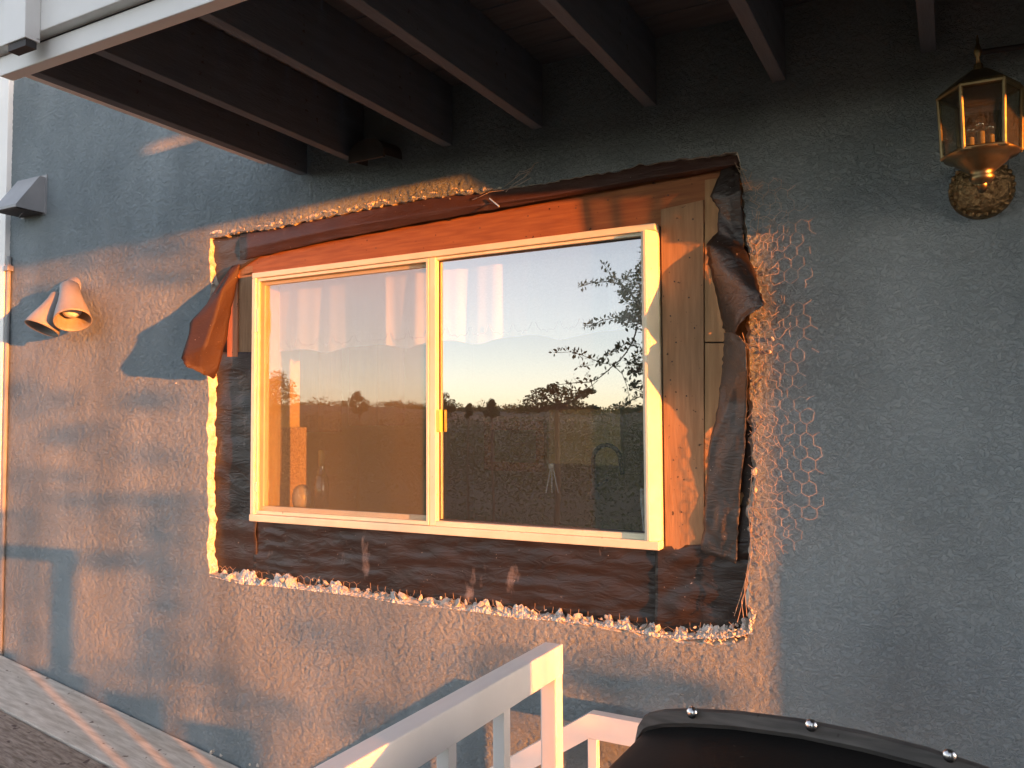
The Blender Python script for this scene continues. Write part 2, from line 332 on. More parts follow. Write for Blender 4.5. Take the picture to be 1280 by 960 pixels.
# value noise with numpy
def vnoise(x, y, seed):
    r = np.random.default_rng(seed); T = r.random((256, 256))
    xi = np.floor(x).astype(int); yi = np.floor(y).astype(int); fx = x - xi; fy = y - yi
    fx = fx * fx * fx * (fx * (fx * 6 - 15) + 10); fy = fy * fy * fy * (fy * (fy * 6 - 15) + 10)
    g = lambda a, b: T[a & 255, b & 255]
    return (g(xi, yi) * (1 - fx) + g(xi + 1, yi) * fx) * (1 - fy) + (g(xi, yi + 1) * (1 - fx) + g(xi + 1, yi + 1) * fx) * fy
def sstep(a, b, x):
    t = np.clip((x - a) / (b - a), 0, 1); return t * t * (3 - 2 * t)

# ================================================================== HOUSE WALL
house = thing('house_wall', 'blue grey stucco house wall with a broken out opening round its window', 'house wall', (-2.0, 0.0, 0.0))

HOLE_PX = [(263, 298), (281, 294), (300, 290), (325, 287), (350, 283), (376, 277), (400, 272), (425, 268), (450, 262), (475, 258), (500, 253), (525, 249), (550, 245), (575, 243), (600, 240),
           (640, 235), (700, 226), (760, 215), (800, 207), (850, 199), (900, 193), (922, 190), (926, 202), (929, 230), (932, 270), (936, 310), (938, 345), (940, 380), (936, 420), (938, 450), (939, 500),
           (941, 540), (943, 570), (946, 590), (944, 615), (938, 640), (940, 670), (938, 700), (936, 730), (937, 760), (939, 778), (936, 796), (920, 803), (900, 806), (870, 803), (840, 800), (800, 794), (740, 784), (680, 777), (640, 772),
           (620, 769), (560, 759), (500, 751), (430, 743), (390, 738), (350, 733), (320, 730), (300, 726), (280, 722), (262, 717), (259, 690), (262, 650), (259, 610), (261, 570), (259, 530), (262, 500), (260, 470), (262, 440), (262, 400), (264, 370), (262, 330)]
hole = np.array([[P(*q).x, P(*q).z] for q in HOLE_PX])
# finer ragged outline
fine = []
for i in range(len(hole)):
    a = hole[i]; b = hole[(i + 1) % len(hole)]; k = max(1, int(np.linalg.norm(b - a) / 0.018)); nrm = np.array([-(b - a)[1], (b - a)[0]]); nrm /= np.linalg.norm(nrm) + 1e-9
    for t in range(k):
        fine.append(a + (b - a) * t / k + nrm * rng.normal(0, 0.0035))
hole = np.array(fine)

def inside(px, pz, poly):
    r = np.zeros(px.shape, bool); n = len(poly); j = n - 1
    for i in range(n):
        xi, zi = poly[i]; xj, zj = poly[j]
        c = ((zi > pz) != (zj > pz)) & (px < (xj - xi) * (pz - zi) / (zj - zi + 1e-12) + xi)
        r ^= c; j = i
    return r

STEP = 0.0042
X0, X1, Z0, Z1 = -4.50, 0.40, -0.02, 3.62
nx = int((X1 - X0) / STEP) + 1; nz = int((Z1 - Z0) / STEP) + 1
gx, gz = np.meshgrid(X0 + np.arange(nx) * STEP, Z0 + np.arange(nz) * STEP)
def relief(x, z):
    wx = x + 0.022 * (vnoise(x * 26, z * 26, 1) - 0.5) + 0.010 * (vnoise(x * 66, z * 66, 2) - 0.5)
    wz = z + 0.022 * (vnoise(x * 26 + 7, z * 26, 3) - 0.5) + 0.010 * (vnoise(x * 66, z * 66 + 9, 4) - 0.5)
    n1 = vnoise(wx * 62, wz * 88, 5); n2 = vnoise(wx * 112, wz * 138, 6); n3 = vnoise(x * 4, z * 5, 8); n4 = vnoise(x * 9, z * 11, 10)
    plate = sstep(0.46, 0.55, n1 * 0.62 + n2 * 0.38)                # trowelled plateaus
    worm = 1 - np.clip(np.abs(n1 * .4 + n2 * .6 - 0.5) / 0.055, 0, 1)   # thin raised ridges
    h = (0.0015 * plate + 0.0015 * worm * (0.25 + n3)) * (0.72 + 0.55 * n4) + 0.0010 * (n3 - 0.5) + 0.0006 * (vnoise(x * 13, z * 16, 9) - 0.5)
    return h + 0.0007 * vnoise(x * 150, z * 150, 11)
gy = -relief(gx, gz)
ins = inside(gx, gz, hole)
cell_in = ins[:-1, :-1] & ins[1:, :-1] & ins[:-1, 1:] & ins[1:, 1:]
any_in = ins[:-1, :-1] | ins[1:, :-1] | ins[:-1, 1:] | ins[1:, 1:]
keep = ~(ins[:-1, :-1].astype(int) + ins[1:, :-1] + ins[:-1, 1:] + ins[1:, 1:] >= 3)
# snap vertices of the rim onto the ragged outline
near = np.zeros_like(ins); kk = keep & any_in
near[:-1, :-1] |= kk; near[1:, :-1] |= kk; near[:-1, 1:] |= kk; near[1:, 1:] |= kk
ii = np.argwhere(near)
A_ = hole; B_ = np.roll(hole, -1, axis=0); AB = B_ - A_; L2 = (AB ** 2).sum(1) + 1e-12
for (r_, c_) in ii:
    q = np.array([gx[r_, c_], gz[r_, c_]])
    t = np.clip(((q - A_) * AB).sum(1) / L2, 0, 1); pr = A_ + AB * t[:, None]; d2 = ((pr - q) ** 2).sum(1); k = d2.argmin()
    if ins[r_, c_] or d2[k] < (0.3 * STEP) ** 2: gx[r_, c_], gz[r_, c_] = pr[k]
idx = np.arange(nx * nz).reshape(nz, nx)
quads = np.stack([idx[:-1, :-1], idx[:-1, 1:], idx[1:, 1:], idx[1:, :-1]], -1)[keep]
used = np.zeros(nx * nz, bool); used[quads.ravel()] = True
remap = -np.ones(nx * nz, int); remap[used] = np.arange(used.sum())
vs = np.stack([gx.ravel(), gy.ravel(), gz.ravel()], -1)[used]; quads = remap[quads]
def mesh_np(name, vs, quads, mat, parent, smooth=True):
    wl = np.array(parent['wl'])
    me = bpy.data.meshes.new(name); me.vertices.add(len(vs)); me.vertices.foreach_set('co', (vs - wl).astype(np.float32).ravel())
    me.loops.add(quads.size); me.loops.foreach_set('vertex_index', quads.astype(np.int32).ravel())
    me.polygons.add(len(quads)); me.polygons.foreach_set('loop_start', np.arange(0, quads.size, 4, dtype=np.int32))
    me.polygons.foreach_set('use_smooth', np.full(len(quads), smooth)); me.update(calc_edges=True)
    me.materials.append(M[mat]); o = bpy.data.objects.new(name, me); col.objects.link(o); o.parent = parent; o['wl'] = tuple(wl); return o
mesh_np('stucco_face', vs, quads, 'stucco', house)
MB().box((X0 + (nx - 1) * STEP, -0.001, -0.35), (1.301, 0.045, 3.30)).build('stucco_return', 'stucco', house)
# broken rim: walk back from the edge into the opening
e = np.concatenate([quads[:, [0, 1]], quads[:, [1, 2]], quads[:, [2, 3]], quads[:, [3, 0]]]); es = np.sort(e, 1)
u_, inv_, cnt = np.unique(es, axis=0, return_inverse=True, return_counts=True)
b_ = e[cnt[inv_.ravel()] == 1]
mid = vs[b_].mean(1)
b_ = b_[(mid[:, 0] > hole[:, 0].min() - .05) & (mid[:, 0] < hole[:, 0].max() + .05) & (mid[:, 2] > hole[:, 1].min() - .05) & (mid[:, 2] < hole[:, 1].max() + .05)]
hc = hole.mean(0); rim_ids = np.unique(b_); rid = {int(v): i for i, v in enumerate(rim_ids)}
ring = [vs[rim_ids]]
for k, (dy, ind) in enumerate(((0.007, 0.003), (0.015, 0.006), (0.024, 0.010), (0.032, 0.013))):
    q = vs[rim_ids].copy(); q[:, 1] = dy + 0.002 * (vnoise(q[:, 0] * 60, q[:, 2] * 60, 20 + k) - 0.5)
    # inward direction: towards the opening's nearest axis
    dx = np.where(np.abs(q[:, 0] - hole[:, 0].min()) < 0.08, 1.0, np.where(np.abs(q[:, 0] - hole[:, 0].max()) < 0.08, -1.0, 0.0))
    dz = np.where(dx != 0, 0.0, np.where(q[:, 2] > hc[1], -1.0, 1.0))
    a = ind * np.where(dz < 0, 0.3, 1.0) * (0.3 + 1.6 * vnoise(q[:, 0] * 45 + k * 3, q[:, 2] * 45, 30 + k))
    q[:, 0] += dx * a; q[:, 2] += dz * a; ring.append(q)
nr = len(rim_ids); rv = np.concatenate(ring); rq = []
for a, b in b_:
    a = rid[int(a)]; b = rid[int(b)]
    for k in range(4): rq.append((a + k * nr, b + k * nr, b + (k + 1) * nr, a + (k + 1) * nr)[::-1])
mesh_np('broken_edge', rv, np.array(rq), 'cement', house, smooth=False)

# sheathing behind everything and the wall's inner skin, as four pieces round the window hole
WXL, WXR, WZB, WZT = -2.650, -0.846, 1.186, 2.246      # window outer size
def frame_boxes(mb, y0, y1, xl, xr, zb, zt, XL, XR, ZB, ZT):
    mb.box((XL, y0, ZB), (xl, y1, ZT)); mb.box((xr, y0, ZB), (XR, y1, ZT)); mb.box((xl, y0, zt), (xr, y1, ZT)); mb.box((xl, y0, ZB), (xr, y1, zb)); return mb
frame_boxes(MB(), 0.046, 0.14, WXL + .01, WXR - .01, WZB + .01, WZT - .01, -4.46, 1.60, -0.6, 3.6).build('sheathing', 'sheathing', house)
# corner board at the far left end
mb = MB(); mb.box((-4.60, -0.028, -0.6), (-4.455, 0.14, 3.60), 0.004); mb.build('corner_board', 'white', house)
mb = MB(); mb.tube([(-4.435, -0.016, -0.5), (-4.435, -0.016, 2.50)], 0.011, 10); mb.build('conduit', 'sheet_metal', house)
c0 = MB().box((-4.455, -0.034, 2.42), (-4.415, 0.0, 2.45), 0.004).build('conduit_clamp', 'sheet_metal', house)

# boards seen in the opening
def board(name, pts, yf, th, mat, label=None, parent=house):
    mb = MB(); mb.prism([P(x, y, yf) for x, y in pts], (0, th, 0)); o = mb.build(name, mat, parent)
    if label: o['label'] = label
    return o
board('header_board', [(283, 318), (560, 262), (720, 235), (900, 204), (930, 200), (930, 274), (828, 284), (545, 318), (300, 345)], 0.034, 0.012, 'header', 'reddish wood header board above the window')
board('jamb_board', [(826, 262), (879, 250), (880, 686), (832, 690)], 0.028, 0.018, 'jamb', 'brown upright board right of the window')
board('plywood_strip', [(881, 225), (945, 215), (945, 427), (881, 427)], 0.032, 0.014, 'ply')
board('plywood_strip', [(881, 429), (945, 429), (945, 700), (881, 700)], 0.032, 0.014, 'ply')
board('trim_strip', [(284, 335), (297, 332), (297, 446), (284, 446)], 0.028, 0.012, 'redwood', 'reddish wood strip beside the torn flap')
board('trim_strip', [(298, 334), (316, 332), (314, 446), (298, 446)], 0.034, 0.008, 'jamb')

# nail heads on the boards
nailm = MB().lathe([(0.0001, -0.002), (0.0022, -0.0012), (0.0026, 0.0)], (0, 0, 0), (0, 1, 0), 8)
first = None
for (x, y) in [(848, 300), (862, 322), (843, 352), (861, 372), (838, 395), (868, 410), (845, 428), (840, 452), (838, 475), (858, 495), (846, 512), (842, 575), (870, 585), (852, 640), (720, 260), (600, 285), (660, 270), (760, 250), (470, 310), (835, 244), (848, 262), (866, 274)]:
    q = P(x, y, 0.0275 if x > 832 and y > 262 else 0.0335)
    if first is None: first = MB(); first.v, first.f = [tuple(Vector(v) + q) for v in nailm.v], nailm.f; first = first.build('nail_head', 'gasket', house, origin=q)
    else: again(first, 'nail_head', q)

# white chunks of broken plaster along the lower edge, a few shared shapes
def chunk_mesh(seed):
    r = random.Random(seed); bm = bmesh.new(); bmesh.ops.create_icosphere(bm, subdivisions=1 if seed < 40 else 1, radius=1)
    for v in bm.verts: v.co *= 0.55 + 0.75 * r.random()
    for k in range(3):
        nn = Vector((r.uniform(-1, 1), r.uniform(-1, 1), r.uniform(-1, 1))).normalized()
        for v in bm.verts:
            d = v.co.dot(nn) - 0.55
            if d > 0: v.co -= nn * d * 0.9
    mb = MB(); bm.verts.index_update(); mb.add([v.co for v in bm.verts], [[v.index for v in f.verts] for f in bm.faces]); bm.free(); return mb
base = []
for s_ in range(5):
    q = P(300 + s_ * 20, 722 + s_ * 3, 0.012); mb = chunk_mesh(s_); mb.v = [tuple(Vector(v) + q) for v in mb.v]
    o = mb.build('plaster_chunk', 'plaster', house, origin=q); base.append(o)
low = [(264, 713), (300, 722), (350, 726), (400, 732), (450, 738), (500, 747), (560, 753), (600, 758), (640, 764), (700, 769), (740, 774), (780, 779), (820, 788), (850, 792), (880, 790), (910, 790), (932, 785)]
def lowy(x):
    for (a, b), (c, d) in zip(low, low[1:]):
        if a <= x <= c: return b + (d - b) * (x - a) / (c - a)
    return low[-1][1]
# crust of plaster the chunks sit in
cx_ = np.arange(262, 942, 0.7); cr_ = MB(); NV_ = 7
hh = vnoise(cx_ * .045, cx_ * 0, 61) * .6 + vnoise(cx_ * .13, cx_ * 0, 62) * .4; up_ = 11 * sstep(.38, .8, hh) + 1 + 3.0 * (vnoise(cx_ * .4, cx_ * 0, 65) - .5)
for k_, xq in enumerate(cx_):
    yl = lowy(min(max(xq, 264), 932)) + 8
    for v_ in range(NV_ + 1):
        t = v_ / NV_; yq = yl - t * (6 + up_[k_]); dpt = -.004 + .030 * t ** 1.5 + .010 * (vnoise(np.array([xq * .35]), np.array([v_ * 1.3 + 3]), 63)[0] - .5) + .006 * (vnoise(np.array([xq * .9]), np.array([v_ * 2.3 + 3]), 64)[0] - .5)
        cr_.v.append(tuple(P(xq, yq, dpt)))
cr_.f = [(i * (NV_ + 1) + j, i * (NV_ + 1) + j + 1, (i + 1) * (NV_ + 1) + j + 1, (i + 1) * (NV_ + 1) + j) for i in range(len(cx_) - 1) for j in range(NV_)]
cr_.build('plaster_crust', 'plaster', house)
tp_ = [(262, 297), (300, 289), (350, 282), (400, 271), (450, 261), (500, 252), (550, 244), (600, 239), (640, 234), (700, 225)]
tx_ = np.arange(262, 700, 0.6); cr_ = MB(); NV_ = 9
for k_, xq in enumerate(tx_):
    yl = float(np.interp(xq, [a for a, b in tp_], [b for a, b in tp_])); wd_ = (9 + 6 * (vnoise(np.array([xq * .07]), np.array([1.]), 66)[0] - .5)) * float(1 - sstep(560, 690, xq)) + 1
    for v_ in range(NV_ + 1):
        t = v_ / NV_; yq = yl + 2 - t * wd_
        dpt = -.0035 * math.sin(math.pi * min(1, t * 1.2)) + .008 * (1 - t) ** 3 + .012 * (vnoise(np.array([xq * .20]), np.array([yq * .34]), 67)[0] - .5) * (1 - t ** 4) + .009 * abs(vnoise(np.array([xq * .62]), np.array([yq * .75]), 68)[0] - .5) * (1 - t ** 4) + .002 * t ** 3
        cr_.v.append(tuple(P(xq, yq, dpt)))
cr_.f = [(i * (NV_ + 1) + j, i * (NV_ + 1) + j + 1, (i + 1) * (NV_ + 1) + j + 1, (i + 1) * (NV_ + 1) + j) for i in range(len(tx_) - 1) for j in range(NV_)]
cr_.build('torn_stucco_edge', 'cement', house)
rr = random.Random(5); n_ch = 0; x = 266.0
gaps = [(296, 306), (376, 384), (466, 472), (532, 540), (592, 600), (634, 644), (826, 842)]
while x < 936:
    if not any(a < x < b for a, b in gaps):
        amp = 0.55 + 0.45 * math.sin(x * 0.071) * math.sin(x * 0.023 + 1)
        sz = 0.005 + 0.017 * rr.random() ** 2 * (0.8 + 0.5 * max(0, amp)) * (1.0 if x < 600 else 0.9)
        yy = lowy(x) - rr.uniform(-5, 6) * 1.0 - (6 if x > 840 else 0) * rr.random()
        q = P(x, yy, rr.uniform(-0.002, 0.022)); src = base[n_ch % 5]
        rot = (rr.uniform(0, 6.3), rr.uniform(0, 6.3), rr.uniform(0, 6.3)); scl = (sz * rr.uniform(0.9, 1.6), sz * rr.uniform(.4, .8), sz * rr.uniform(.7, 1.4))
        if n_ch < 5: src.location = q - Vector(house['wl']); src.rotation_euler = rot; src.scale = scl
        else:
            again(src, 'plaster_chunk', q, rot, scl)
        n_ch += 1
    x += rr.uniform(6.0, 15.0) * (1.0 if x < 640 else 0.9)
for (x, y, sz, Y) in [(943, 590, .016, 0.0), (944, 612, .014, .005), (942, 640, .013, .008), (940, 668, .013, .008), (941, 700, .011, .008), (966, 424, .009, -.01), (962, 440, .008, -.008), (220, 479, .006, -.004), (265, 940, .014, -.03), (276, 944, .009, -.03), (322, 957, .010, -.03), (312, 955, .007, -.03)]:
    again(base[n_ch % 5], 'plaster_chunk', P(x, y, Y), (rr.uniform(0, 6), rr.uniform(0, 6), rr.uniform(0, 6)), (sz, sz * .8, sz * .9)); n_ch += 1
# crumbs of stucco along the chipped top, lower and right edges: too many to pick apart
mb = MB(); protos = [chunk_mesh(40 + k) for k in range(4)]
def crumbs(pts, n, spread, r0, r1, Y):
    L = [0]
    for a, b in zip(pts, pts[1:]): L.append(L[-1] + math.hypot(b[0] - a[0], b[1] - a[1]))
    for _ in range(n):
        t = rr.random() * L[-1]; k = max(i for i in range(len(pts) - 1) if L[i] <= t); u = (t - L[k]) / (L[k + 1] - L[k])
        x = pts[k][0] + (pts[k + 1][0] - pts[k][0]) * u; y = pts[k][1] + (pts[k + 1][1] - pts[k][1]) * u
        g = rr.gauss(0, 1) * spread; q = P(x + rr.uniform(-2, 2), y + g, rr.uniform(*Y)); sz = rr.uniform(r0, r1); pm = protos[rr.randrange(4)]
        R = Matrix.Rotation(rr.uniform(0, 6.3), 3, Vector((rr.random(), rr.random(), rr.random() + .1)).normalized()) @ Matrix.Diagonal((rr.uniform(.6, 1.9), rr.uniform(.25, .7), rr.uniform(.5, 1.2)))
        mb.add([q + R @ (Vector(v) * sz) for v in pm.v], pm.f)
crumbs([(264, 294), (350, 279), (450, 257), (550, 241), (610, 235)], 150, 3.0, 0.0010, 0.0050, (-0.001, 0.004))
crumbs([(264, 718), (430, 740), (560, 757), (680, 773), (800, 790), (935, 795)], 220, 2.6, 0.0012, 0.0045, (-0.004, 0.008))
crumbs([(880, 797), (938, 790), (942, 760)], 160, 4, 0.002, 0.007, (-0.006, 0.004))
stuff(mb.build('plaster_crumbs', 'cement', house))

# ================================================================== WINDOW
win = thing('sliding_window', 'white framed sliding window with reflective panes in the torn opening', 'window', (-1.75, 0.0, WZB))
YF, YB = -0.012, 0.060
def hz(name, z0, z1, x0, x1, yf, yb, mat='vinyl', parent=win, bev=0.003, lab=None):
    o = MB().box((x0, yf, z0), (x1, yb, z1), bev).build(name, mat, parent)
    if lab: o['label'] = lab
    return o
fw = 0.021
hz('frame_head', WZT - 0.023, WZT, WXL, WXR, YF, YB)
sill = MB().box((WXL, YF - 0.006, WZB), (WXR, YB, WZB + 0.029), 0.004)
sill.build('frame_sill', 'vinyl', win)
hz('frame_jamb', WZB + 0.029, WZT - 0.023, WXL, WXL + fw, YF, YB)
jr = MB(); zt, zb = WZT - 0.023, WZB + 0.029      # right jamb has a slanted outer face
jr.prism([(WXR - 0.050, YF + 0.004, zb), (WXR - 0.036, YF - 0.014, zb), (WXR - 0.028, YF - 0.014, zb), (WXR, 0.016, zb), (WXR, YB, zb), (WXR - 0.050, YB, zb)], (0, 0, zt - zb)); jr.build('frame_jamb', 'vinyl', win)
XM0, XM1 = P(527, 480).x, P(545, 480).x
# inner bead, one step back
bd = 0.020
hz('glazing_bead', WZB + 0.029, WZB + 0.048, XM1, WXR - 0.05, YF + 0.010, YB, bev=0.002)
hz('glazing_bead', WZT - 0.034, WZT - 0.023, XM1, WXR - 0.05, YF + 0.014, YB, bev=0.002)
MB().box((XM1 - 0.030, -0.002, WZB + 0.029), (XM1, 0.044, WZT - 0.023), 0.004).build('meeting_stile', 'vinyl', win)
# sliding sash on the left, behind the screen
sash = MB(); sl0, sl1 = WXL + fw, XM1 - 0.030
frame_boxes(sash, 0.020, 0.042, sl0 + 0.022, sl1 - 0.022, WZB + 0.062, WZT - 0.052, sl0, sl1, WZB + 0.030, WZT - 0.024)
sash = sash.build('sash', 'vinyl', win)
scr = MB(); frame_boxes(scr, -0.004, 0.008, sl0 + 0.013, sl1 - 0.011, WZB + 0.045, WZT - 0.037, sl0 + 0.003, sl1 - 0.001, WZB + 0.031, WZT - 0.025)
scr = scr.build('screen_frame', 'vinyl', win)
MB().box((sl0 + 0.013, 0.000, WZB + 0.045), (sl1 - 0.011, 0.002, WZT - 0.037)).build('insect_screen', 'screen', scr)
MB().box((sl0 + 0.022, 0.028, WZB + 0.062), (sl1 - 0.022, 0.031, WZT - 0.052)).build('glass_pane', 'glass', sash)
MB().box((XM1, 0.024, WZB + 0.048), (WXR - 0.05, 0.027, WZT - 0.034)).build('glass_pane', 'glass', win)
g = MB(); frame_boxes(g, 0.020, 0.0235, XM1 + 0.005, WXR - 0.056, WZB + 0.053, WZT - 0.039, XM1, WXR - 0.05, WZB + 0.048, WZT - 0.034); g.build('gasket', 'gasket', win)
MB().box((XM1 - 0.001, 0.000, P(547, 540).z), (XM1 + 0.018, 0.018, P(547, 512).z), 0.003).build('latch', 'sticker', win)
MB().box((sl0 - .002, -0.010, P(331, 415).z), (sl0 + 0.014, 0.0, P(331, 385).z), 0.002).build('screen_clip', 'vinyl', win)
MB().box((sl0 - .002, -0.010, P(331, 615).z), (sl0 + 0.012, 0.0, P(331, 603).z), 0.002).build('screen_clip', 'vinyl', win)

rl = MB(); frame_boxes(rl, 0.0615, 0.1405, WXL + .022, WXR - .022, WZB + .020, WZT - .018, WXL + .0105, WXR - .0105, WZB + .0105, WZT - .0105)
rl.build('inner_lining', 'wallpaint', win)

# ================================================================== BUILDING PAPER
def sheet(name, tl, tr, br, bl, Y, nu, nv, wr, mat, label, cat='building paper', seed=0, sag=None, rag=0.0):
    """wrinkled sheet between four pixel corners; Y = depth at the four corners"""
    q = [P(*p, y) for p, y in zip((tl, tr, br, bl), Y)]
    us = np.linspace(0, 1, nu + 1); vv = np.linspace(0, 1, nv + 1); U, V = np.meshgrid(us, vv)
    nz1 = vnoise(U * nu / 9 + seed, V * nv / 3.5 + seed, seed + 50) + 0.5 * vnoise(U * nu / 4 + seed, V * nv / 2 + 3, seed + 51)
    wob = vnoise(U * 5 + 3, V * 5, seed + 52)
    mb = MB(); out = []
    for j in range(nv + 1):
        for i in range(nu + 1):
            u, v = U[j, i], V[j, i]
            a = q[0].lerp(q[1], u); b = q[3].lerp(q[2], u); p = a.lerp(b, v)
            p = p + Vector((0, -wr * (nz1[j, i] - 0.75) - 0.006 * (wob[j, i] - .5), 0))
            if rag:
                if i in (0, nu): p.x += random.gauss(0, rag)
                if j in (0, nv): p.z += random.gauss(0, rag)
            if sag: p = sag(p, u, v)
            out.append(p)
    mb.v = [tuple(p) for p in out]
    mb.f = [(j * (nu + 1) + i, j * (nu + 1) + i + 1, (j + 1) * (nu + 1) + i + 1, (j + 1) * (nu + 1) + i) for j in range(nv) for i in range(nu)]
    o = mb.build(name, mat, None, smooth=True, thick=0.0012); return tag(o, label, cat)
sheet('building_paper', (318, 650), (824, 686), (824, 800), (318, 738), (.034, .034, .030, .030), 150, 40, 0.0055, 'paper', 'wide wrinkled black building paper under the window sill', seed=1)
sheet('building_paper', (262, 440), (317, 440), (322, 738), (258, 722), (.030, .030, .030, .030), 16, 60, 0.009, 'paper', 'upright black paper strip below the torn flap left of the window', seed=2)
sheet('building_paper', (819, 684), (945, 676), (948, 812), (819, 804), (.026, .026, .028, .026), 30, 28, 0.010, 'paper', 'reddish black paper corner below the right end of the window', seed=3)
sheet('building_paper', (262, 300), (380, 286), (300, 336), (262, 372), (.012, .016, .030, .030), 24, 14, 0.008, 'paper_grey', 'faded grey paper tucked in the top left corner of the opening', seed=4)
# the turned down strip along the top
def poly_strip(name, rows, mat, label, cat='building paper', sub=6, wr=0.004, seed=0, thick=0.0014):
    """rows: list of lists of (px,py,Y), each row the same length; lofted with fine wrinkles"""
    R_ = [[P(*c) for c in r] for r in rows]; nr_, nc = len(R_), len(R_[0]); mb = MB(); NU = (nc - 1) * sub; NV = (nr_ - 1) * sub
    def at(i, j):
        fi, fj = i / sub, j / sub; a = min(int(fi), nc - 2); b = min(int(fj), nr_ - 2); u, v = fi - a, fj - b
        p = R_[b][a].lerp(R_[b][a + 1], u).lerp(R_[b + 1][a].lerp(R_[b + 1][a + 1], u), v)
        k = vnoise(np.array([fi * 2.1 + seed]), np.array([fj * 2.1 + seed]), seed + 70)[0] + .5 * vnoise(np.array([fi * 6 + seed]), np.array([fj * 6 + seed]), seed + 71)[0]
        cz_ = abs(vnoise(np.array([fi * .55 + fj * .35 + seed]), np.array([fj * .5 - fi * .2 + seed]), seed + 72)[0] - .5)
        p = p + Vector((0, -wr * (k - .75) - wr * 2.2 * (.25 - min(.25, cz_)), 0))
        if i in (0, NU): p.x += random.gauss(0, .0016)
        if j in (0, NV): p.z += random.gauss(0, .0016)
        return p
    mb.v = [tuple(at(i, j)) for j in range(NV + 1) for i in range(NU + 1)]
    mb.f = [(j * (NU + 1) + i, j * (NU + 1) + i + 1, (j + 1) * (NU + 1) + i + 1, (j + 1) * (NU + 1) + i) for j in range(NV) for i in range(NU)]
    o = mb.build(name, mat, None, smooth=True, thick=thick); return tag(o, label, cat)
poly_strip('building_paper', [[(300, 292, .016), (420, 270, .012), (560, 244, .010), (680, 229, .008), (800, 205, .006), (925, 193, .010)],
                              [(300, 312, .004), (420, 286, -.006), (560, 262, -.010), (680, 246, -.010), (800, 224, -.010), (925, 204, .004)],
                              [(300, 326, .024), (420, 299, .014), (560, 272, .008), (680, 251, .008), (800, 229, .010), (925, 208, .020)]],
           'paper_brown', 'long brown paper strip folded down along the top of the opening', sub=10, seed=5)
# left flap, peeled away from the wall
poly_strip('torn_flap', [[(300, 330, .020), (292, 332, .012), (284, 340, -.010)],
                         [(298, 348, .018), (278, 362, -.055), (258, 380, -.075)],
                         [(290, 385, .010), (268, 402, -.085), (238, 404, -.125)],
                         [(284, 425, -.005), (256, 434, -.110), (227, 448, -.155)],
                         [(274, 462, -.02), (250, 462, -.095), (230, 455, -.150)],
                         [(268, 474, -.020), (255, 468, -.080), (233, 458, -.145)]],
           'paper_flap', 'brown torn paper flap curling out from the left edge of the opening', 'paper flap', sub=6, wr=0.006, seed=6)
# right flap, upper: dark fold that juts out
poly_strip('torn_flap', [[(905, 206, .026), (916, 208, .010), (925, 216, -.004)],
                         [(888, 246, .026), (912, 246, -.012), (926, 240, -.034)],
                         [(899, 262, .028), (914, 280, .012), (929, 280, -.002)],
                         [(897, 290, .028), (916, 302, .000), (931, 310, -.010)],
                         [(883, 306, .026), (918, 318, -.025), (944, 340, -.055)],
                         [(886, 330, .027), (920, 345, -.050), (949, 362, -.105)],
                         [(896, 372, .027), (926, 374, -.070), (956, 381, -.135)],
                         [(905, 410, .024), (918, 404, -.055), (932, 396, -.105)],
                         [(908, 419, .020), (913, 418, -.015), (917, 417, -.060)]],
           'paper', 'black paper flap folded outward at the upper right of the opening', 'paper flap', sub=6, wr=0.005, seed=7)
poly_strip('torn_flap', [[(906, 416, .024), (914, 414, -.040), (926, 422, -.090)],
                         [(905, 436, .027), (916, 434, -.045), (933, 434, -.115)],
                         [(902, 466, .028), (917, 464, -.036), (934, 466, -.098)],
                         [(898, 500, .028), (914, 500, .000), (933, 502, -.036)],
                         [(886, 560, .027), (908, 565, .000), (931, 560, -.014)],
                         [(882, 620, .027), (904, 620, .008), (925, 620, -.002)],
                         [(880, 660, .026), (902, 668, .010), (923, 660, .000)],
                         [(876, 690, .026), (900, 696, .012), (920, 704, .004)]],
           'paper_grey', 'long grey black paper strip hanging right of the brown jamb board', 'paper flap', sub=7, wr=0.008, seed=8)
poly_strip('building_paper', [[(906, 200, .030), (944, 200, .030)], [(918, 420, .030), (946, 420, .030)], [(918, 600, .030), (948, 600, .030)], [(900, 700, .029), (946, 700, .029)]],
           'paper', 'narrow black paper lying deep along the right edge of the opening', sub=10, wr=0.006, seed=9)
tag(MB().beam(P(612, 248, -.012), P(624, 258, -.030), 0.004, 0.004).build('loose_nail', 'nail'), 'pale nail poking through the folded paper above the window', 'nail')

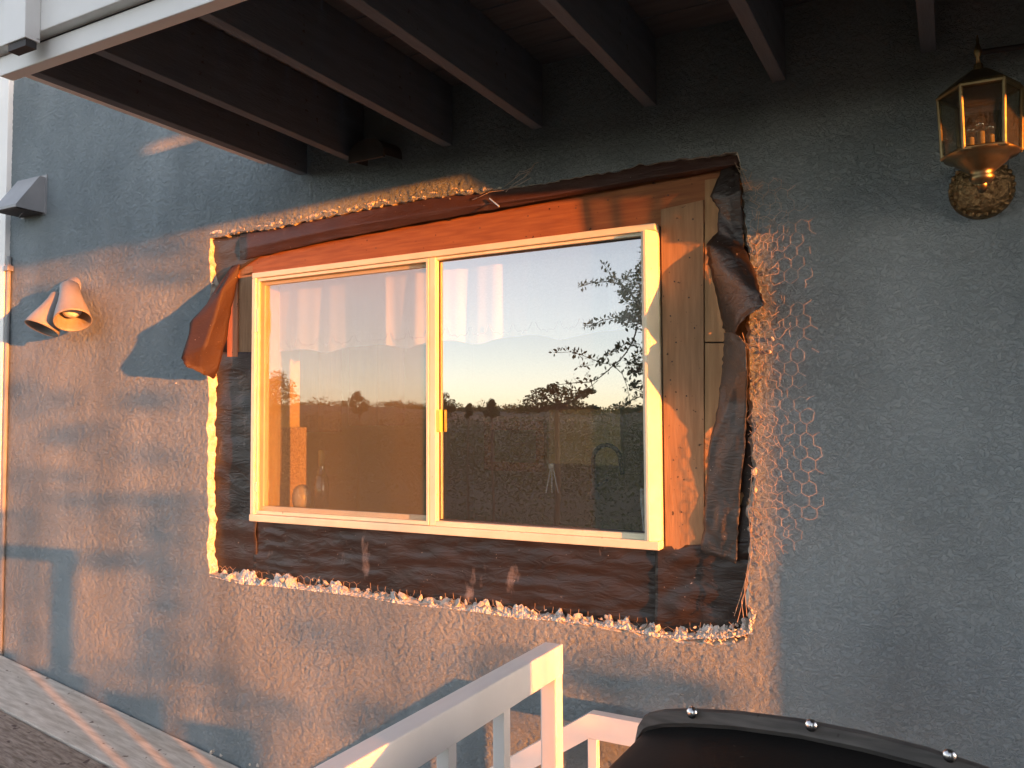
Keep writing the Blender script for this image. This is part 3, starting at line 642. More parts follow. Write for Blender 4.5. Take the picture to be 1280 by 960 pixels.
# ================================================================== CHICKEN WIRE
def hexnet(mask, yfun, cell, x0, x1, z0, z1, jit, r, seed):
    rr = random.Random(seed); mb = MB(); a = cell / math.sqrt(3); pts = {}; edges = set()
    def vid(x, z):
        k = (round(x / (a * .5)), round(z / (cell * .5)))
        if k not in pts: pts[k] = (x, z)
        return k
    ncol = int((z1 - z0) / (1.5 * a)) + 1; nrow = int((x1 - x0) / cell) + 2
    for j in range(ncol):
        for i in range(nrow):
            cx = x0 + i * cell + (cell / 2 if j % 2 else 0); cz = z0 + j * 1.5 * a
            ring = []
            for t in range(6):
                ang = math.radians(60 * t + 30); vx = cx + a * math.cos(ang); vz = cz + a * math.sin(ang); k = (round(vx / (cell / 2)), round(vz / (a / 2)))
                pts.setdefault(k, (vx, vz)); ring.append(k)
            for t in range(6): edges.add(tuple(sorted((ring[t], ring[(t + 1) % 6]))))
    pos = {}
    for k, (x, z) in pts.items():
        wx = x + jit * 1.2 * (vnoise(np.array([x * 9]), np.array([z * 9]), seed + 1)[0] - .5) * 4 + rr.gauss(0, jit * .6)
        wz = z + jit * 1.2 * (vnoise(np.array([x * 9 + 5]), np.array([z * 9]), seed + 2)[0] - .5) * 4 + rr.gauss(0, jit * .6)
        pos[k] = Vector((wx, yfun(wx, wz), wz))
    for e0, e1 in edges:
        p0, p1 = pos[e0], pos[e1]; mdx = (p0 + p1) / 2
        if rr.random() < mask(mdx.x, mdx.z):
            if rr.random() < 0.05: p1 = p0.lerp(p1, rr.uniform(.4, .8)) + Vector((rr.gauss(0, .004), rr.gauss(-.004, .006), rr.gauss(0, .004)))
            c = (p0 + p1) / 2 + Vector((rr.gauss(0, .0012), rr.gauss(0, .0012), rr.gauss(0, .0012)))
            mb.tube([p0, c, p1], r, 4, cap=False)
    return mb
EDGE = [(225, 985), (250, 1005), (280, 1020), (340, 1020), (385, 1014), (430, 1030), (470, 1012), (540, 1025), (590, 1035), (620, 1036), (650, 1018), (690, 990), (705, 972)]
def edge_x(py):
    for (a, b), (c, d) in zip(EDGE, EDGE[1:]):
        if a <= py <= c: return b + (d - b) * (py - a) / (c - a)
    return 0
def to_px(q):
    d = Vector(q) - CAM; z = d.dot(CF); return 640 + F_PX * d.dot(CR) / z, 480 - F_PX * d.dot(CU) / z
def wmask(x, z):
    px, py = to_px((x, -0.02, z))
    if px < 936: return 0
    ex = edge_x(py)
    if px > ex: return 0
    if 360 < py < 375 or 418 < py < 432: return 0.35
    return 0.985 if px < ex - 14 else 0.75
def wy(x, z):
    px, py = to_px((x, 0, z)); t = max(0.0, min(1.0, (px - 938) / 70))
    return -0.006 - 0.062 * t ** 1.1 - 0.014 * (vnoise(np.array([x * 12]), np.array([z * 8]), 91)[0] - .5)
net = hexnet(wmask, wy, 0.040, -0.62, -0.26, 0.85, 2.40, 0.0018, 0.00070, 3)
def lmask(x, z):
    px, py = to_px((x, 0.012, z)); ly = lowy(px) if 264 < px < 932 else -99
    return 0.9 if ly - 10 < py < ly + 10 else 0
def wmask2(x, z):
    px, py = to_px((x, 0, z))
    return 0.55 if 938 < px < 984 + 6 * math.sin(py * .05) and 225 < py < 700 else 0
net2 = hexnet(wmask2, lambda x, z: -.012 - .014 * vnoise(np.array([x * 20]), np.array([z * 14]), 95)[0], 0.030, -0.62, -0.40, 0.85, 2.40, 0.005, 0.0008, 9)
net.v += []; o_ = len(net.v); net.v += net2.v; net.f += [tuple(i + o_ for i in f) for f in net2.f]
tag(net.build('chicken_wire', 'wire'), 'torn hexagonal chicken wire sticking out along the right edge of the opening', 'chicken wire')
net = hexnet(lmask, lambda x, z: 0.006, 0.034, -2.92, -0.58, 0.84, 1.14, 0.003, 0.0006, 4)
tag(net.build('chicken_wire', 'rust_wire'), 'rusty strip of chicken wire along the broken lower edge of the opening', 'chicken wire')
# stray wires
rr = random.Random(12); lw = thing('loose_wire', 'few loose wire ends above the folded paper strip', 'wire', P(640, 235))
def wire(pts, r, root, mat): MB().tube(pts, r, 4).build('strand', mat, root)
for pts in ([(632, 240), (642, 230), (655, 222), (668, 205)], [(636, 236), (650, 230), (664, 222)], [(644, 222), (650, 214), (656, 214), (664, 210)], [(630, 234), (640, 226), (650, 218), (662, 214)], [(655, 222), (662, 216), (669, 204), (673, 203)]):
    wire([P(x, y, -.006 - i * .008) for i, (x, y) in enumerate(pts)], 0.0011, lw, 'wire')
wire([P(590, 250, -.004), P(600, 246, -.016), P(612, 240, -.020), P(630, 238, -.012)], 0.0011, lw, 'wire')
lw2 = thing('loose_wire', 'frayed rusty wire ends down the right edge of the opening', 'wire', P(938, 500))
for k in range(46):                                   # straight wire ends along the right edge
    y = 214 + k * 12.2; x = 930 + min(14, (y - 214) * 0.2) + rr.uniform(-3, 4)
    p0 = P(x, y, 0.004); wire([p0, p0 + Vector((rr.uniform(-.006, .02), -rr.uniform(.006, .02), rr.uniform(-.01, .03))), p0 + Vector((rr.uniform(-.02, .03), -rr.uniform(.01, .03), rr.uniform(.0, .05)))], 0.0009, lw2, 'rust_wire')
wire([P(924, 205, .005), P(929, 216, -.012), P(934, 228, -.018), P(940, 238, -.014)], .0011, lw2, 'rust_wire'); wire([P(918, 202, .005), P(926, 218, -.014), P(933, 232, -.012)], .0011, lw2, 'rust_wire')
for pts in ([(924, 420), (930, 428), (938, 432), (946, 430)], [(926, 428), (934, 436), (942, 438)], [(928, 416), (932, 430), (940, 442)]):
    wire([P(x, y, -.012 - i * .006) for i, (x, y) in enumerate(pts)], .0012, lw2, 'rust_wire')
for pts in ([(940, 590), (936, 640), (940, 690), (934, 720), (928, 750), (922, 778)], [(944, 600), (940, 660), (936, 700), (930, 735), (934, 770)], [(938, 700), (932, 724), (926, 744), (918, 770)], [(932, 716), (936, 728), (926, 752), (930, 772)]):
    wire([P(x + rr.uniform(-1, 1), y, -.004 - .01 * rr.random()) for x, y in pts], .0011, lw2, 'rust_wire')

# ================================================================== DECK OVERHEAD
deck = thing('balcony_deck', 'wooden balcony deck overhead with joists and white fascia', 'balcony', (-1.0, -0.6, 2.63))
JB, JT = 2.632, 2.86; DX0, DX1, DY = -2.40, 1.55, -1.17
jw = 0.040
j0 = MB().box((-jw / 2 - 2.36, DY, JB), (jw / 2 - 2.36, -0.012, JT), 0.003).build('joist', 'joist', deck, origin=(-2.36, 0, JB))
for x in [P(452, 208).x, P(562, 187).x, P(674, 160).x, P(815, 132).x, P(975, 105).x, P(1161, 70).x, 0.36, 0.76, 1.16, 1.53]:
    again(j0, 'joist', (x, 0, JB))
bw = 0.140; y = -0.004; b0 = None
while y > DY - 0.06:
    if b0 is None: b0 = MB().box((DX0 - .02, y - bw, JT + .001), (DX1, y, JT + 0.028), 0.003).build('deck_board', 'soffit', deck, origin=(0, y, JT))
    else: again(b0, 'deck_board', (0, y, JT))
    y -= bw + 0.006
zA = P(150, 49, -1.21).z
MB().box((DX0 - 0.02, -1.212, 2.612), (DX1, -1.172, 2.668), 0.004).build('fascia_trim', 'white', deck)
MB().box((DX0 - 0.10, -1.242, 2.676), (DX1, -1.204, 2.96), 0.004).build('fascia_board', 'white', deck)
MB().box((DX0 - 0.10, -1.204, 2.672), (DX0 - 0.06, -0.10, 2.90), 0.003).build('end_board', 'white', deck)
q = P(31, 46, -1.285)
MB().box((q.x - 0.10, -1.285, q.z), (q.x, -1.2425, 3.75), 0.003).build('railing_post', 'white', deck)
MB().box((q.x - 0.085, -1.28, q.z - .020), (q.x - .004, -1.250, q.z - .001)).build('post_socket', 'gasket', deck)
MB().box((DX0, -1.24, 3.70), (DX1, -1.20, 3.76), 0.004).build('top_rail', 'rail', deck)
bal = MB().box((-.016, -1.236, 2.97), (.016, -1.206, 3.70)).build('baluster', 'rail', deck, origin=(0, 0, 0))
bal.location = Vector((-2.2, 0, 0)) - Vector(deck['wl'])
for k in range(1, 30): again(bal, 'baluster', (-2.2 + k * 0.125, 0, 0))
# light-blocking boards added past the deck's far end (out of frame): they shade the wall and fascia, three openings let sun through
def caster(x, wx0, wx1, z0, z1):          # span at plane x whose shadow is wx0..wx1 on the wall
    f = math.tan(SUN_AZ); t = math.tan(SUN_EL) / math.cos(SUN_AZ)
    return -(x - wx0) * f, -(x - wx1) * f, z0 + (x - wx0) * t, z1 + (x - wx0) * t
gaps_ = []
for (xa, ya, xb, yb) in ((184, 194, 248, 166), (100, 146, 150, 121), (60, 150, 80, 122)):
    wa, wb_ = P(xa, ya), P(xb, yb); y0, y1, z0, z1 = caster(1.55, wa.x, wb_.x, wa.z, wb_.z); gaps_.append((min(y0, y1), max(y0, y1), z0, z1))
zs_ = sorted({2.60, 3.90} | {g_[2] for g_ in gaps_} | {g_[3] for g_ in gaps_}); zs_ = [z for z in zs_ if 2.6 <= z <= 3.9]
for za, zb2 in zip(zs_, zs_[1:]):
    cuts = sorted((g_[0], g_[1]) for g_ in gaps_ if g_[2] < (za + zb2) / 2 < g_[3]); yy_ = -2.7
    for a, b in cuts + [(-.02, 0)]:
        if a > yy_: MB().box((1.54, yy_, za), (1.565, a, zb2 - .0005)).build('sun_block_board', 'soffit', deck)
        yy_ = max(yy_, b)
# deeper deck on the right above the camera, added unseen to dim the wall's skylight
for k in range(16):
    yb_ = -1.26 - k * .146; again(b0, 'deck_board', (0.0, yb_, JT + .0)) if False else MB().box((-.62, yb_ - .14, JT + .001), (DX1, yb_, JT + .028), .003).build('deck_board', 'soffit', deck)
for x in (-.36, .04, .44, .84, 1.24): MB().box((x - .02, -3.5, JB), (x + .02, -1.26, JT), .003).build('joist', 'joist', deck)
# unseen blocks added at the right end, shaped to shade the wall right of the window
sun_block = thing('sun_blocker', 'unseen stucco block added past the right end of the wall to shade it', 'sun_block', (1.45, -0.2, 0.0))
MB().box((1.302, -0.452, -0.6), (1.62, -0.0, 2.385), 0.004).build('sun_block', 'stucco', sun_block)
br = MB(); br.prism([(1.302, -0.002, 2.387), (1.302, -0.470, 2.387), (1.302, -0.690, 2.490), (1.302, -0.742, 2.640), (1.302, -0.745, 2.86), (1.302, -0.002, 2.86)], (0.09, 0, 0)); br.build('upper_block', 'joist', sun_block)

# ================================================================== THINGS ON THE WALL
# vent hood at far left
vh = thing('vent_hood', 'grey sheet metal vent hood on the wall beside the white corner board', 'vent hood', P(45, 245))
wl_, wr_ = P(30, 222).x, P(58, 222).x; zt_, zb_ = P(58, 222).z, P(58, 267).z; dp = 0.15
hd = MB(); pr = [(0, zt_), (-0.03, zt_ + .001), (-dp, zb_ + 0.018), (-dp, zb_ + .004), (0, zb_ + .004)]
hd.prism([(wl_, y - .004, z) for y, z in pr], (wr_ - wl_, 0, 0)); hd.build('hood', 'sheet_metal', vh)
MB().box((wl_ - .01, -0.006, zb_ - .004), (wr_ + .012, -0.001, zt_ + .014), 0.001).build('back_plate', 'sheet_metal', vh)
MB().box((wl_ + .008, -dp + .004, zb_ - .001), (wr_ - .008, -.012, zb_ + .0035)).build('damper', 'gasket', vh)
MB().tube([P(28, 266, -dp + .02), P(24, 272, -dp + .03)], .003, 6).build('pull_tab', 'gasket', vh)
# vent under the joists
v2 = thing('vent_hood', 'small dark vent hood tucked under the deck joists', 'vent hood', P(482, 195))
q0, q1 = P(460, 208), P(503, 206); zc = q0.z; pr = []
for t in range(0, 13):
    a = math.pi * t / 12; pr.append(Vector(((q0.x + q1.x) / 2 - math.cos(a) * (q1.x - q0.x) / 2, -0.004, zc + math.sin(a) ** .7 * 0.072)))
sh_ = MB(); n = len(pr)
sh_.add(pr + [p + Vector((0, -.115, -.012)) for p in pr], [(i, i + 1, i + 1 + n, i + n) for i in range(n - 1)] + [tuple(range(n, 2 * n))]); sh_.build('hood', 'dark_hood', v2, thick=.003)
MB().box((q0.x, -.120, zc - .020), (q1.x, -.110, zc - .004)).build('lip', 'dark_hood', v2)
# twin floodlights
fl = thing('floodlight', 'twin bell floodlight on the stucco left of the opening', 'floodlight', P(92, 362))
c = P(93, 360); MB().lathe([(0.0, -.045), (.020, -.045), (.036, -.036), (.050, -.018), (.056, -.002), (.056, 0)], c, (0, 1, 0), 28).build('mount', 'lamp_paint', fl, smooth=True)
def bell(p0, p1, r0, r1):
    p0 = Vector(p0); p1 = Vector(p1); ax = (p1 - p0); L = ax.length
    b = MB().lathe([(0.001, -.012), (r0 * .8, -.010), (r0, 0), (r0 * 1.08, L * .22), (r0 * 1.30, L * .45), (r1 * .86, L * .72), (r1 * .97, L * .92), (r1, L), (r1 - .004, L), (r1 * .93, L * .91), (r1 * .82, L * .70), (r0 * 1.1, L * .45), (0.001, L * .40)], p0, ax, 32)
    o = b.build('bell', 'lamp_paint', fl, smooth=True)
    nk = p0 - ax.normalized() * .004
    MB().tube([c + Vector((0, -.035, 0)), c.lerp(nk, .5) + Vector((0, -.022, .0)), nk], .013, 10).build('knuckle', 'lamp_paint', fl, smooth=True)
    bm_ = MB().lathe([(0.001, L * .42), (.012, L * .42), (r0 * 1.0, L * .62), (r0 * .95, L * .76), (r0 * .4, L * .84), (.001, L * .85)], p0, ax, 20)
    bm_.build('bulb', 'ceramic', fl, smooth=True); return o
bell(P(87, 358, -.100), P(91, 401, -.150), .043, .083)
bell(P(75, 371, -.105), P(52, 411, -.185), .042, .080)
MB().tube([c + Vector((-.012, -.045, -.005)), c + Vector((-.030, -.052, -.010))], .006, 8).build('lock_screw', 'lamp_paint', fl)

# lantern, upper right
LX, LY = P(1226, 180, -.17).x, -.17
ln = thing('wall_lantern', 'hexagonal brass and glass wall lantern under the deck', 'wall lantern', (LX, LY, 2.1))
def Lz(py): return P(1226, py, LY).z
zt0, zb0 = Lz(118), Lz(192); RT, RB = 0.094, 0.088; off = math.radians(3)
def hx(r, z, k): return Vector((LX + r * math.cos(off + math.radians(60) * k), LY + r * math.sin(off + math.radians(60) * k), z))
for k in range(6):
    q = [hx(RT * .97, zt0, k), hx(RT * .97, zt0, k + 1), hx(RB * .97, zb0, k + 1), hx(RB * .97, zb0, k)]
    nrm = ((q[0] + q[1]) / 2 - Vector((LX, LY, zt0))); nrm.z = 0; nrm.normalize()
    MB().prism(q, nrm * -.003).build('glass_panel', 'lamp_glass', ln)
    MB().tube([hx(RT, zt0 + .004, k), hx(RB, zb0 - .004, k)], .0050, 6).build('frame_rib', 'brass', ln)
for r_, z_ in ((RT, zt0 + .003), (RB, zb0 - .003)):
    MB().tube([hx(r_, z_, k) for k in range(6)] + [hx(r_, z_, 0).lerp(hx(r_, z_, 1), .02)], .006, 6).build('frame_ring', 'brass', ln)
rf = MB().lathe([(RT * 1.02, zt0 + .003), (RT * .98, zt0 + .014), (.050, zt0 + .045), (.030, zt0 + .058), (.012, zt0 + .064), (.010, zt0 + .080)], (LX, LY, 0), (0, 0, 1), 6)
rot_fix = Matrix.Rotation(off - math.atan2((Vector((0, 0, 1)).orthogonal()).y, (Vector((0, 0, 1)).orthogonal()).x), 3, 'Z')
rf.v = [tuple(Vector((LX, LY, 0)) + rot_fix @ (Vector(v) - Vector((LX, LY, 0)))) for v in rf.v]
rf.build('roof', 'brass', ln)
MB().lathe([(.001, .0), (.006, .0), (.004, .018), (.007, .024), (.010, .034), (.006, .048), (.003, .056), (.0035, .066), (.001, .078)], (LX, LY, zt0 + .078), (0, 0, 1), 14).build('finial', 'brass', ln, smooth=True)
MB().lathe([(RB * .98, zb0 - .004), (RB * .96, zb0 - .010), (.066, zb0 - .014), (.058, zb0 - .026), (.034, zb0 - .044), (.024, zb0 - .056), (.030, zb0 - .062), (.022, zb0 - .074), (.001, zb0 - .080)], (LX, LY, 0), (0, 0, 1), 28).build('lower_cup', 'brass', ln, smooth=True)
for k in range(3):
    a = math.radians(120 * k + 30); x = LX + .026 * math.cos(a); y = LY + .026 * math.sin(a)
    cd = MB().lathe([(.001, 0), (.013, 0), (.013, .004), (.009, .006), (.009, .052), (.001, .053)], (x, y, zb0 - .004), (0, 0, 1), 12).build('candle', 'candle', ln, smooth=True)
    MB().lathe([(.006, .053), (.012, .064), (.0135, .076), (.009, .092), (.003, .106), (.001, .112)], (x, y, zb0 - .004), (0, 0, 1), 12).build('bulb', 'lamp_glass', cd, smooth=True)
bp = P(1227, 236, -.02)
MB().lathe([(.001, -.056), (.016, -.056), (.024, -.050), (.044, -.046), (.060, -.032), (.072, -.014), (.078, 0), (.080, .018)], bp, (0, 1, 0), 36).build('back_plate', 'brass_filigree', ln, smooth=True)
rim_ = MB()
for k in range(26):
    a = 2 * math.pi * k / 26; rim_.lathe([(.0001, -.006), (.005, -.004), (.0075, 0), (.0075, .004)], (bp.x + .074 * math.cos(a), bp.y - .012, bp.z + .074 * math.sin(a)), (math.cos(a) * -.7, 1, math.sin(a) * -.7), 8)
rim_.build('beaded_rim', 'brass_filigree', ln, smooth=True)
MB().tube([bp + Vector((0, -.02, .02)), bp + Vector((0, -.06, .03)), (LX, LY + .03, zb0 - .085), (LX, LY, zb0 - .075)], .011, 10).build('arm', 'brass', ln, smooth=True)
cb = MB(); cb.tube([P(1222, 66, -.05), P(1250, 62, -.05), P(1300, 55, -.05)], .008, 8)
tag(cb.build('cable', 'gasket'), 'dark cable running along the wall above the lantern', 'cable')

# ================================================================== RAILINGS
R1 = thing('stair_railing', 'white wooden railing in front with a post near the window', 'railing', (-0.97, -1.2, 0.0))
yE = -0.745; RX = P(704, 808, yE).x; zR = P(690, 803, yE).z; rw = RX - P(682, 803, yE).x; rh = 0.072
MB().box((RX - rw, -2.05, zR - rh), (RX, yE, zR), 0.0035).build('handrail', 'rail', R1)
MB().box((RX - rw + .004, yE - 0.040, -0.4), (RX - .0015, yE - .0005, zR - rh + .004), 0.004).build('post', 'rail', R1)
b1 = MB().box((RX - .040, -.014, -0.4), (RX - .012, .014, zR - rh + .003), 0.002).build('baluster', 'rail', R1, origin=(0, 0, 0))
ys = [PX(627, 905, RX - .026).y, PX(558, 925, RX - .026).y]; dy_ = ys[0] - ys[1]
b1.location = Vector((0, ys[0], 0)) - Vector(R1['wl'])
for k in range(1, 5): again(b1, 'baluster', (0, ys[0] - dy_ * k, 0))
R2 = thing('stair_railing', 'farther white stair rail sloping down behind the front post', 'railing', (-0.9, -0.40, 0.0))
k0, kl, kr = P(736, 892, -.15), P(610, 962, -.15), P(905, 922, -.15)
h2 = 0.076
hr = MB()
dn = [k0, kl + (kl - k0) * 2.0]; 
top = [dn[1], k0, Vector((kr.x + 0.3, k0.y, k0.z - .004))]
pr = [p for p in top] + [p - Vector((0, 0, h2)) for p in reversed(top)]
hr.prism(pr, (0, .038, 0)); hr.build('handrail', 'rail', R2)
def post2(px_, ptop, w_):
    q = P(px_, ptop, -.135); return MB().box((q.x - w_ / 2, -.148, -0.4), (q.x + w_ / 2, -.122, q.z + .012), .002)
post2(742, 927, .030).build('baluster', 'rail', R2); post2(660, 966, .030).build('baluster', 'rail', R2)
q = P(742, 927, -.135); MB().box((q.x + .42, -.148, -.4), (q.x + .45, -.122, q.z + .008), .002).build('baluster', 'rail', R2)
# a third railing towards the sun, out of frame: its bars fall on the far left of the wall
R3 = thing('stair_railing', 'white railing at the far right of the deck out of the picture', 'railing', (6.0, -2.3, 0.0))
for (a, b, c_, d, nm) in [((184, 760), (202, 760), 0.0, 1.28, 'post'), ((47, 740), (54, 740), 0.0, 1.20, 'baluster'), ((14, 740), (22, 740), 0.0, 1.18, 'baluster')]:
    wa, wb = P(*a).x, P(*b).x; y0, y1, z0, z1 = caster(6.0, wa, wb, c_, d)
    MB().box((5.98, y0, z0 - .6), (6.02, y1, z1), .003).build(nm, 'rail', R3)
y0, y1, z0, z1 = caster(6.0, P(60, 620).x, P(240, 620).x, 1.205, 1.25)
MB().box((5.97, y0, z0), (6.03, y1 + .02, z1), .003).build('handrail', 'rail', R3)

pk = thing('plank_shade', 'unseen low white slats added to shade the planks', 'light_blocker', (1.0, -1.4, 0.0))  # unseen slats, added to shade the planks and the wall foot
yy_ = -.90
for k in range(9):
    zt_2 = .40 + .28 * min(1, k / 5); MB().box((.985, yy_ - .115, -.08), (1.010, yy_, zt_2)).build('shade_slat', 'rail', pk); yy_ -= .14
MB().box((1.0105, -2.15, .12), (1.035, -.90, .18)).build('shade_rail', 'rail', pk)
sb = thing('grill_shade_box', 'unseen brown wooden box added right of the grill to shade it', 'cabinet', (1.05, -1.62, 0.0))  # unseen box, added only to keep the sun off the grill
MB().box((.90, -1.84, .012), (1.20, -1.42, 1.27), .004).build('shade_body', 'cabinet', sb)
MB().box((.88, -1.87, 1.2705), (1.22, -1.40, 1.295), .004).build('top', 'cabinet', sb)
MB().box((.884, -1.80, .08), (.8995, -1.46, 1.20), .003).build('shade_panel', 'cabinet', sb)
# boards added on the right, out of frame, only to keep the bright eastern sky off the right half of the wall
bf = thing('sky_blocker', 'unseen tall boards added right of the patio to block the sky', 'light_blocker', (1.75, -4.2, 0.0))
p0b = None
for k in range(42):
    yb_ = -2.8 - k * .145
    if p0b is None: p0b = MB().box((1.74, yb_ - .14, -.2), (1.765, yb_, 4.0)).build('board', 'soffit', bf, origin=(1.75, yb_, 0))
    else: again(p0b, 'board', (1.75, yb_, 0))

# ================================================================== PLANK RAMP, lower left
ramp = thing('plank_ramp', 'weathered sloping planks against the foot of the wall', 'ramp', (-3.6, -0.3, 0.2))
d0 = P(0, 816); d1 = P(300, 957); dr = (d1 - d0).normalized()
st_ = d0 - dr * 0.6; en = d1 + dr * 1.2
dn_ = Vector((0, -1, -0.03)).normalized(); upv = dr.cross(dn_); upv = upv if upv.z > 0 else -upv
off_ = Vector((0, -.012, 0))
gapY = None
for yy in np.arange(0.02, 1.0, 0.002):
    q = to_px(d0 + dr * 0.15 + dn_ * float(yy)); l = 879 + (q[0]) * 0.479
    if q[1] > l: gapY = float(yy); break
gapY = gapY or 0.25
pb = MB(); 
def plank(a0, a1, b, th, lift, mat, bev=.004):
    c = st_ + off_ + dn_ * (a0 + a1) / 2 + upv * lift; L = (en - st_).length * b
    R = Matrix((dr, dn_, upv)).transposed()
    return MB().obox(c + dr * L / 2 - upv * th / 2, (L / 2, (a1 - a0) / 2, th / 2), R, bev)
plank(0.0, gapY - .004, 1, .036, 0, 'plank').build('plank', 'plank', ramp)
o = plank(gapY + .004, gapY + 0.26, 1, .036, -.006, 'plank_raw').build('plank', 'plank_raw', ramp); o['label'] = 'rough bare plank beside the pale one'
plank(gapY + .268, gapY + 0.52, 1, .036, -.004, 'plank').build('plank', 'plank', ramp)
plank(gapY + .528, gapY + 0.78, 1, .036, -.004, 'plank').build('plank', 'plank_raw', ramp)

# ================================================================== GRILL, lower right
gr = thing('gas_grill', 'black grill lid with a riveted steel band near the camera', 'grill', (-0.1, -1.45, 0.0))
GY = -1.20
prof = [(740, 962), (758, 938), (778, 915), (795, 899), (812, 890), (830, 886), (865, 885), (920, 888), (1000, 898), (1080, 914), (1160, 934), (1230, 957), (1290, 980)]
arc = [P(x, y, GY) for x, y in prof[4:]]
L0 = arc[0]
left = [Vector((L0.x - .030, GY, L0.z - .16)), Vector((L0.x - .026, GY, L0.z - .06)), Vector((L0.x - .018, GY, L0.z - .022)), Vector((L0.x - .008, GY, L0.z - .006))]
last = arc[-1]; right = [Vector((last.x + .12, GY, last.z - .012)), Vector((last.x + .16, GY, last.z - .05)), Vector((last.x + .17, GY, last.z - .18))]
edge = left + arc + right
sections = [(0.0, 0.0, 0.028), (-0.004, -0.0, 0.029), (-0.03, 0.0, 0.031), (-0.16, 0.0, 0.030), (-0.34, 0.0, 0.045), (-0.50, 0.0, 0.11), (-0.58, 0.0, 0.22), (-0.60, 0.0, 0.34)]
lid = MB(); ne = len(edge); V_ = []
for dy, _, dz in sections: V_ += [p + Vector((0, dy, -dz)) for p in edge]
F_ = [(j * ne + i, j * ne + i + 1, (j + 1) * ne + i + 1, (j + 1) * ne + i) for j in range(len(sections) - 1) for i in range(ne - 1)]
lid.add(V_, F_); lid = lid.build('lid', 'grill', gr, smooth=True, thick=.004)
band = MB(); BV = []
for dy, dz in ((0.010, .003), (-0.002, 0.0), (-.010, .002), (-.014, .020), (-.010, .028)): BV += [p + Vector((0, dy, -dz)) for p in edge]
band.add(BV, [(j * ne + i, j * ne + i + 1, (j + 1) * ne + i + 1, (j + 1) * ne + i) for j in range(4) for i in range(ne - 1)]); band.build('band', 'grill_band', gr, smooth=False)
sp = MB().lathe([(.001, -.0055), (.005, -.005), (.0085, -.0028), (.0095, 0), (.0095, .003)], (0, 0, 0), (0, 1, -0.15), 16)
s0 = None
for x, y in ((865, 891), (1014, 907), (1187, 945)):
    q = P(x, y, GY - .016)
    if s0 is None:
        sp.v = [tuple(Vector(v) + q) for v in sp.v]; s0 = sp.build('screw', 'chrome', gr, smooth=True, origin=q)
    else: again(s0, 'screw', q)
MB().box((L0.x - .02, GY - .60, .62), (last.x + .15, GY - .002, L0.z - .19), .01).build('firebox', 'grill', gr)
MB().tube([(L0.x + .05, GY - .66, .92), (last.x + .08, GY - .66, .92)], .012, 10).build('handle', 'chrome', gr, smooth=True)
for x_, y_ in ((L0.x, GY - .05), (last.x + .1, GY - .05), (L0.x, GY - .55), (last.x + .1, GY - .55)):
    MB().box((x_ - .02, y_ - .02, 0.012), (x_ + .02, y_ + .02, .62), .003).build('leg', 'grill', gr)

# ================================================================== ROOM BEHIND THE WINDOW
rm = MB(); x0, x1, y0, y1, z0, z1 = -3.6, 1.3, .141, 3.4, .1, 2.75
struct(MB().box((x0 - .1, y1, z0), (x1 + .1, y1 + .1, z1)).build('room_back_wall', 'wallpaint'))
struct(MB().box((x0 - .1, y0, z0), (x0, y1, z1)).build('room_left_wall', 'wallpaint'))
struct(MB().box((x1, y0, z0), (x1 + .1, y1, z1)).build('room_right_wall', 'wallpaint'))
struct(MB().box((x0 - .1, y0, z1), (x1 + .1, y1 + .1, z1 + .1)).build('room_ceiling', 'wallpaint'))
struct(MB().box((x0 - .1, y0, z0 - .1), (x1 + .1, y1 + .1, z0)).build('room_floor', 'counter'))
fb = MB(); frame_boxes(fb, .1415, .155, WXL - .01, WXR + .01, WZB - .005, WZT + .01, x0, x1, z0, z1); struct(fb.build('room_window_wall', 'wallpaint'))
XL_ = -2.72
q0, q1 = PX(333, 440, XL_), PX(361, 440, XL_); zs = PX(347, 534, XL_).z
rt = thing('kitchen_partition', 'pale kitchen partition with a speckled lower panel behind the left pane', 'partition', (XL_, .3, z0))
MB().box((XL_ - .10, .158, zs), (XL_, max(.36, q1.y), z1 - .002)).build('upper_panel', 'wallpaint', rt)
MB().box((XL_ - .10, .158, z0), (XL_ + .006, max(.40, PX(364, 580, XL_ + .006).y), zs - .002)).build('speckled_panel', 'speckle', rt)
a_, b_2 = P(370, 448, .62), P(396, 540, .62)
tag(MB().box((a_.x, .62, b_2.z), (b_2.x + .01, .80, a_.z + .8), .004).build('wall_cabinet', 'cabinet'), 'orange wood cabinet end catching the sun behind the left pane', 'cabinet')
a_, b_2 = P(436, 330, 1.0), P(472, 532, 1.0)
tag(MB().box((a_.x, 1.0, b_2.z), (b_2.x, 1.25, a_.z), .004).build('wall_cabinet', 'cabinet'), 'dim brown cabinet deep behind the middle of the left pane', 'cabinet')
ctr = thing('kitchen_counter', 'dark kitchen counter under the window with a steel sink', 'counter', (-1.7, .45, z0))
MB().box((-2.70, .160, 1.10), (1.2, .75, 1.14), .004).build('counter_top', 'counter', ctr)
MB().box((-2.68, .180, z0 + .002), (1.18, .70, 1.098)).build('base_cabinet', 'cabinet', ctr)
sk = MB(); qa, qb = P(690, 615, .40), P(800, 618, .40)
sk.box((qa.x, .28, 1.142), (qb.x, .62, 1.152), .003); sk.build('sink_rim', 'steel', ctr)
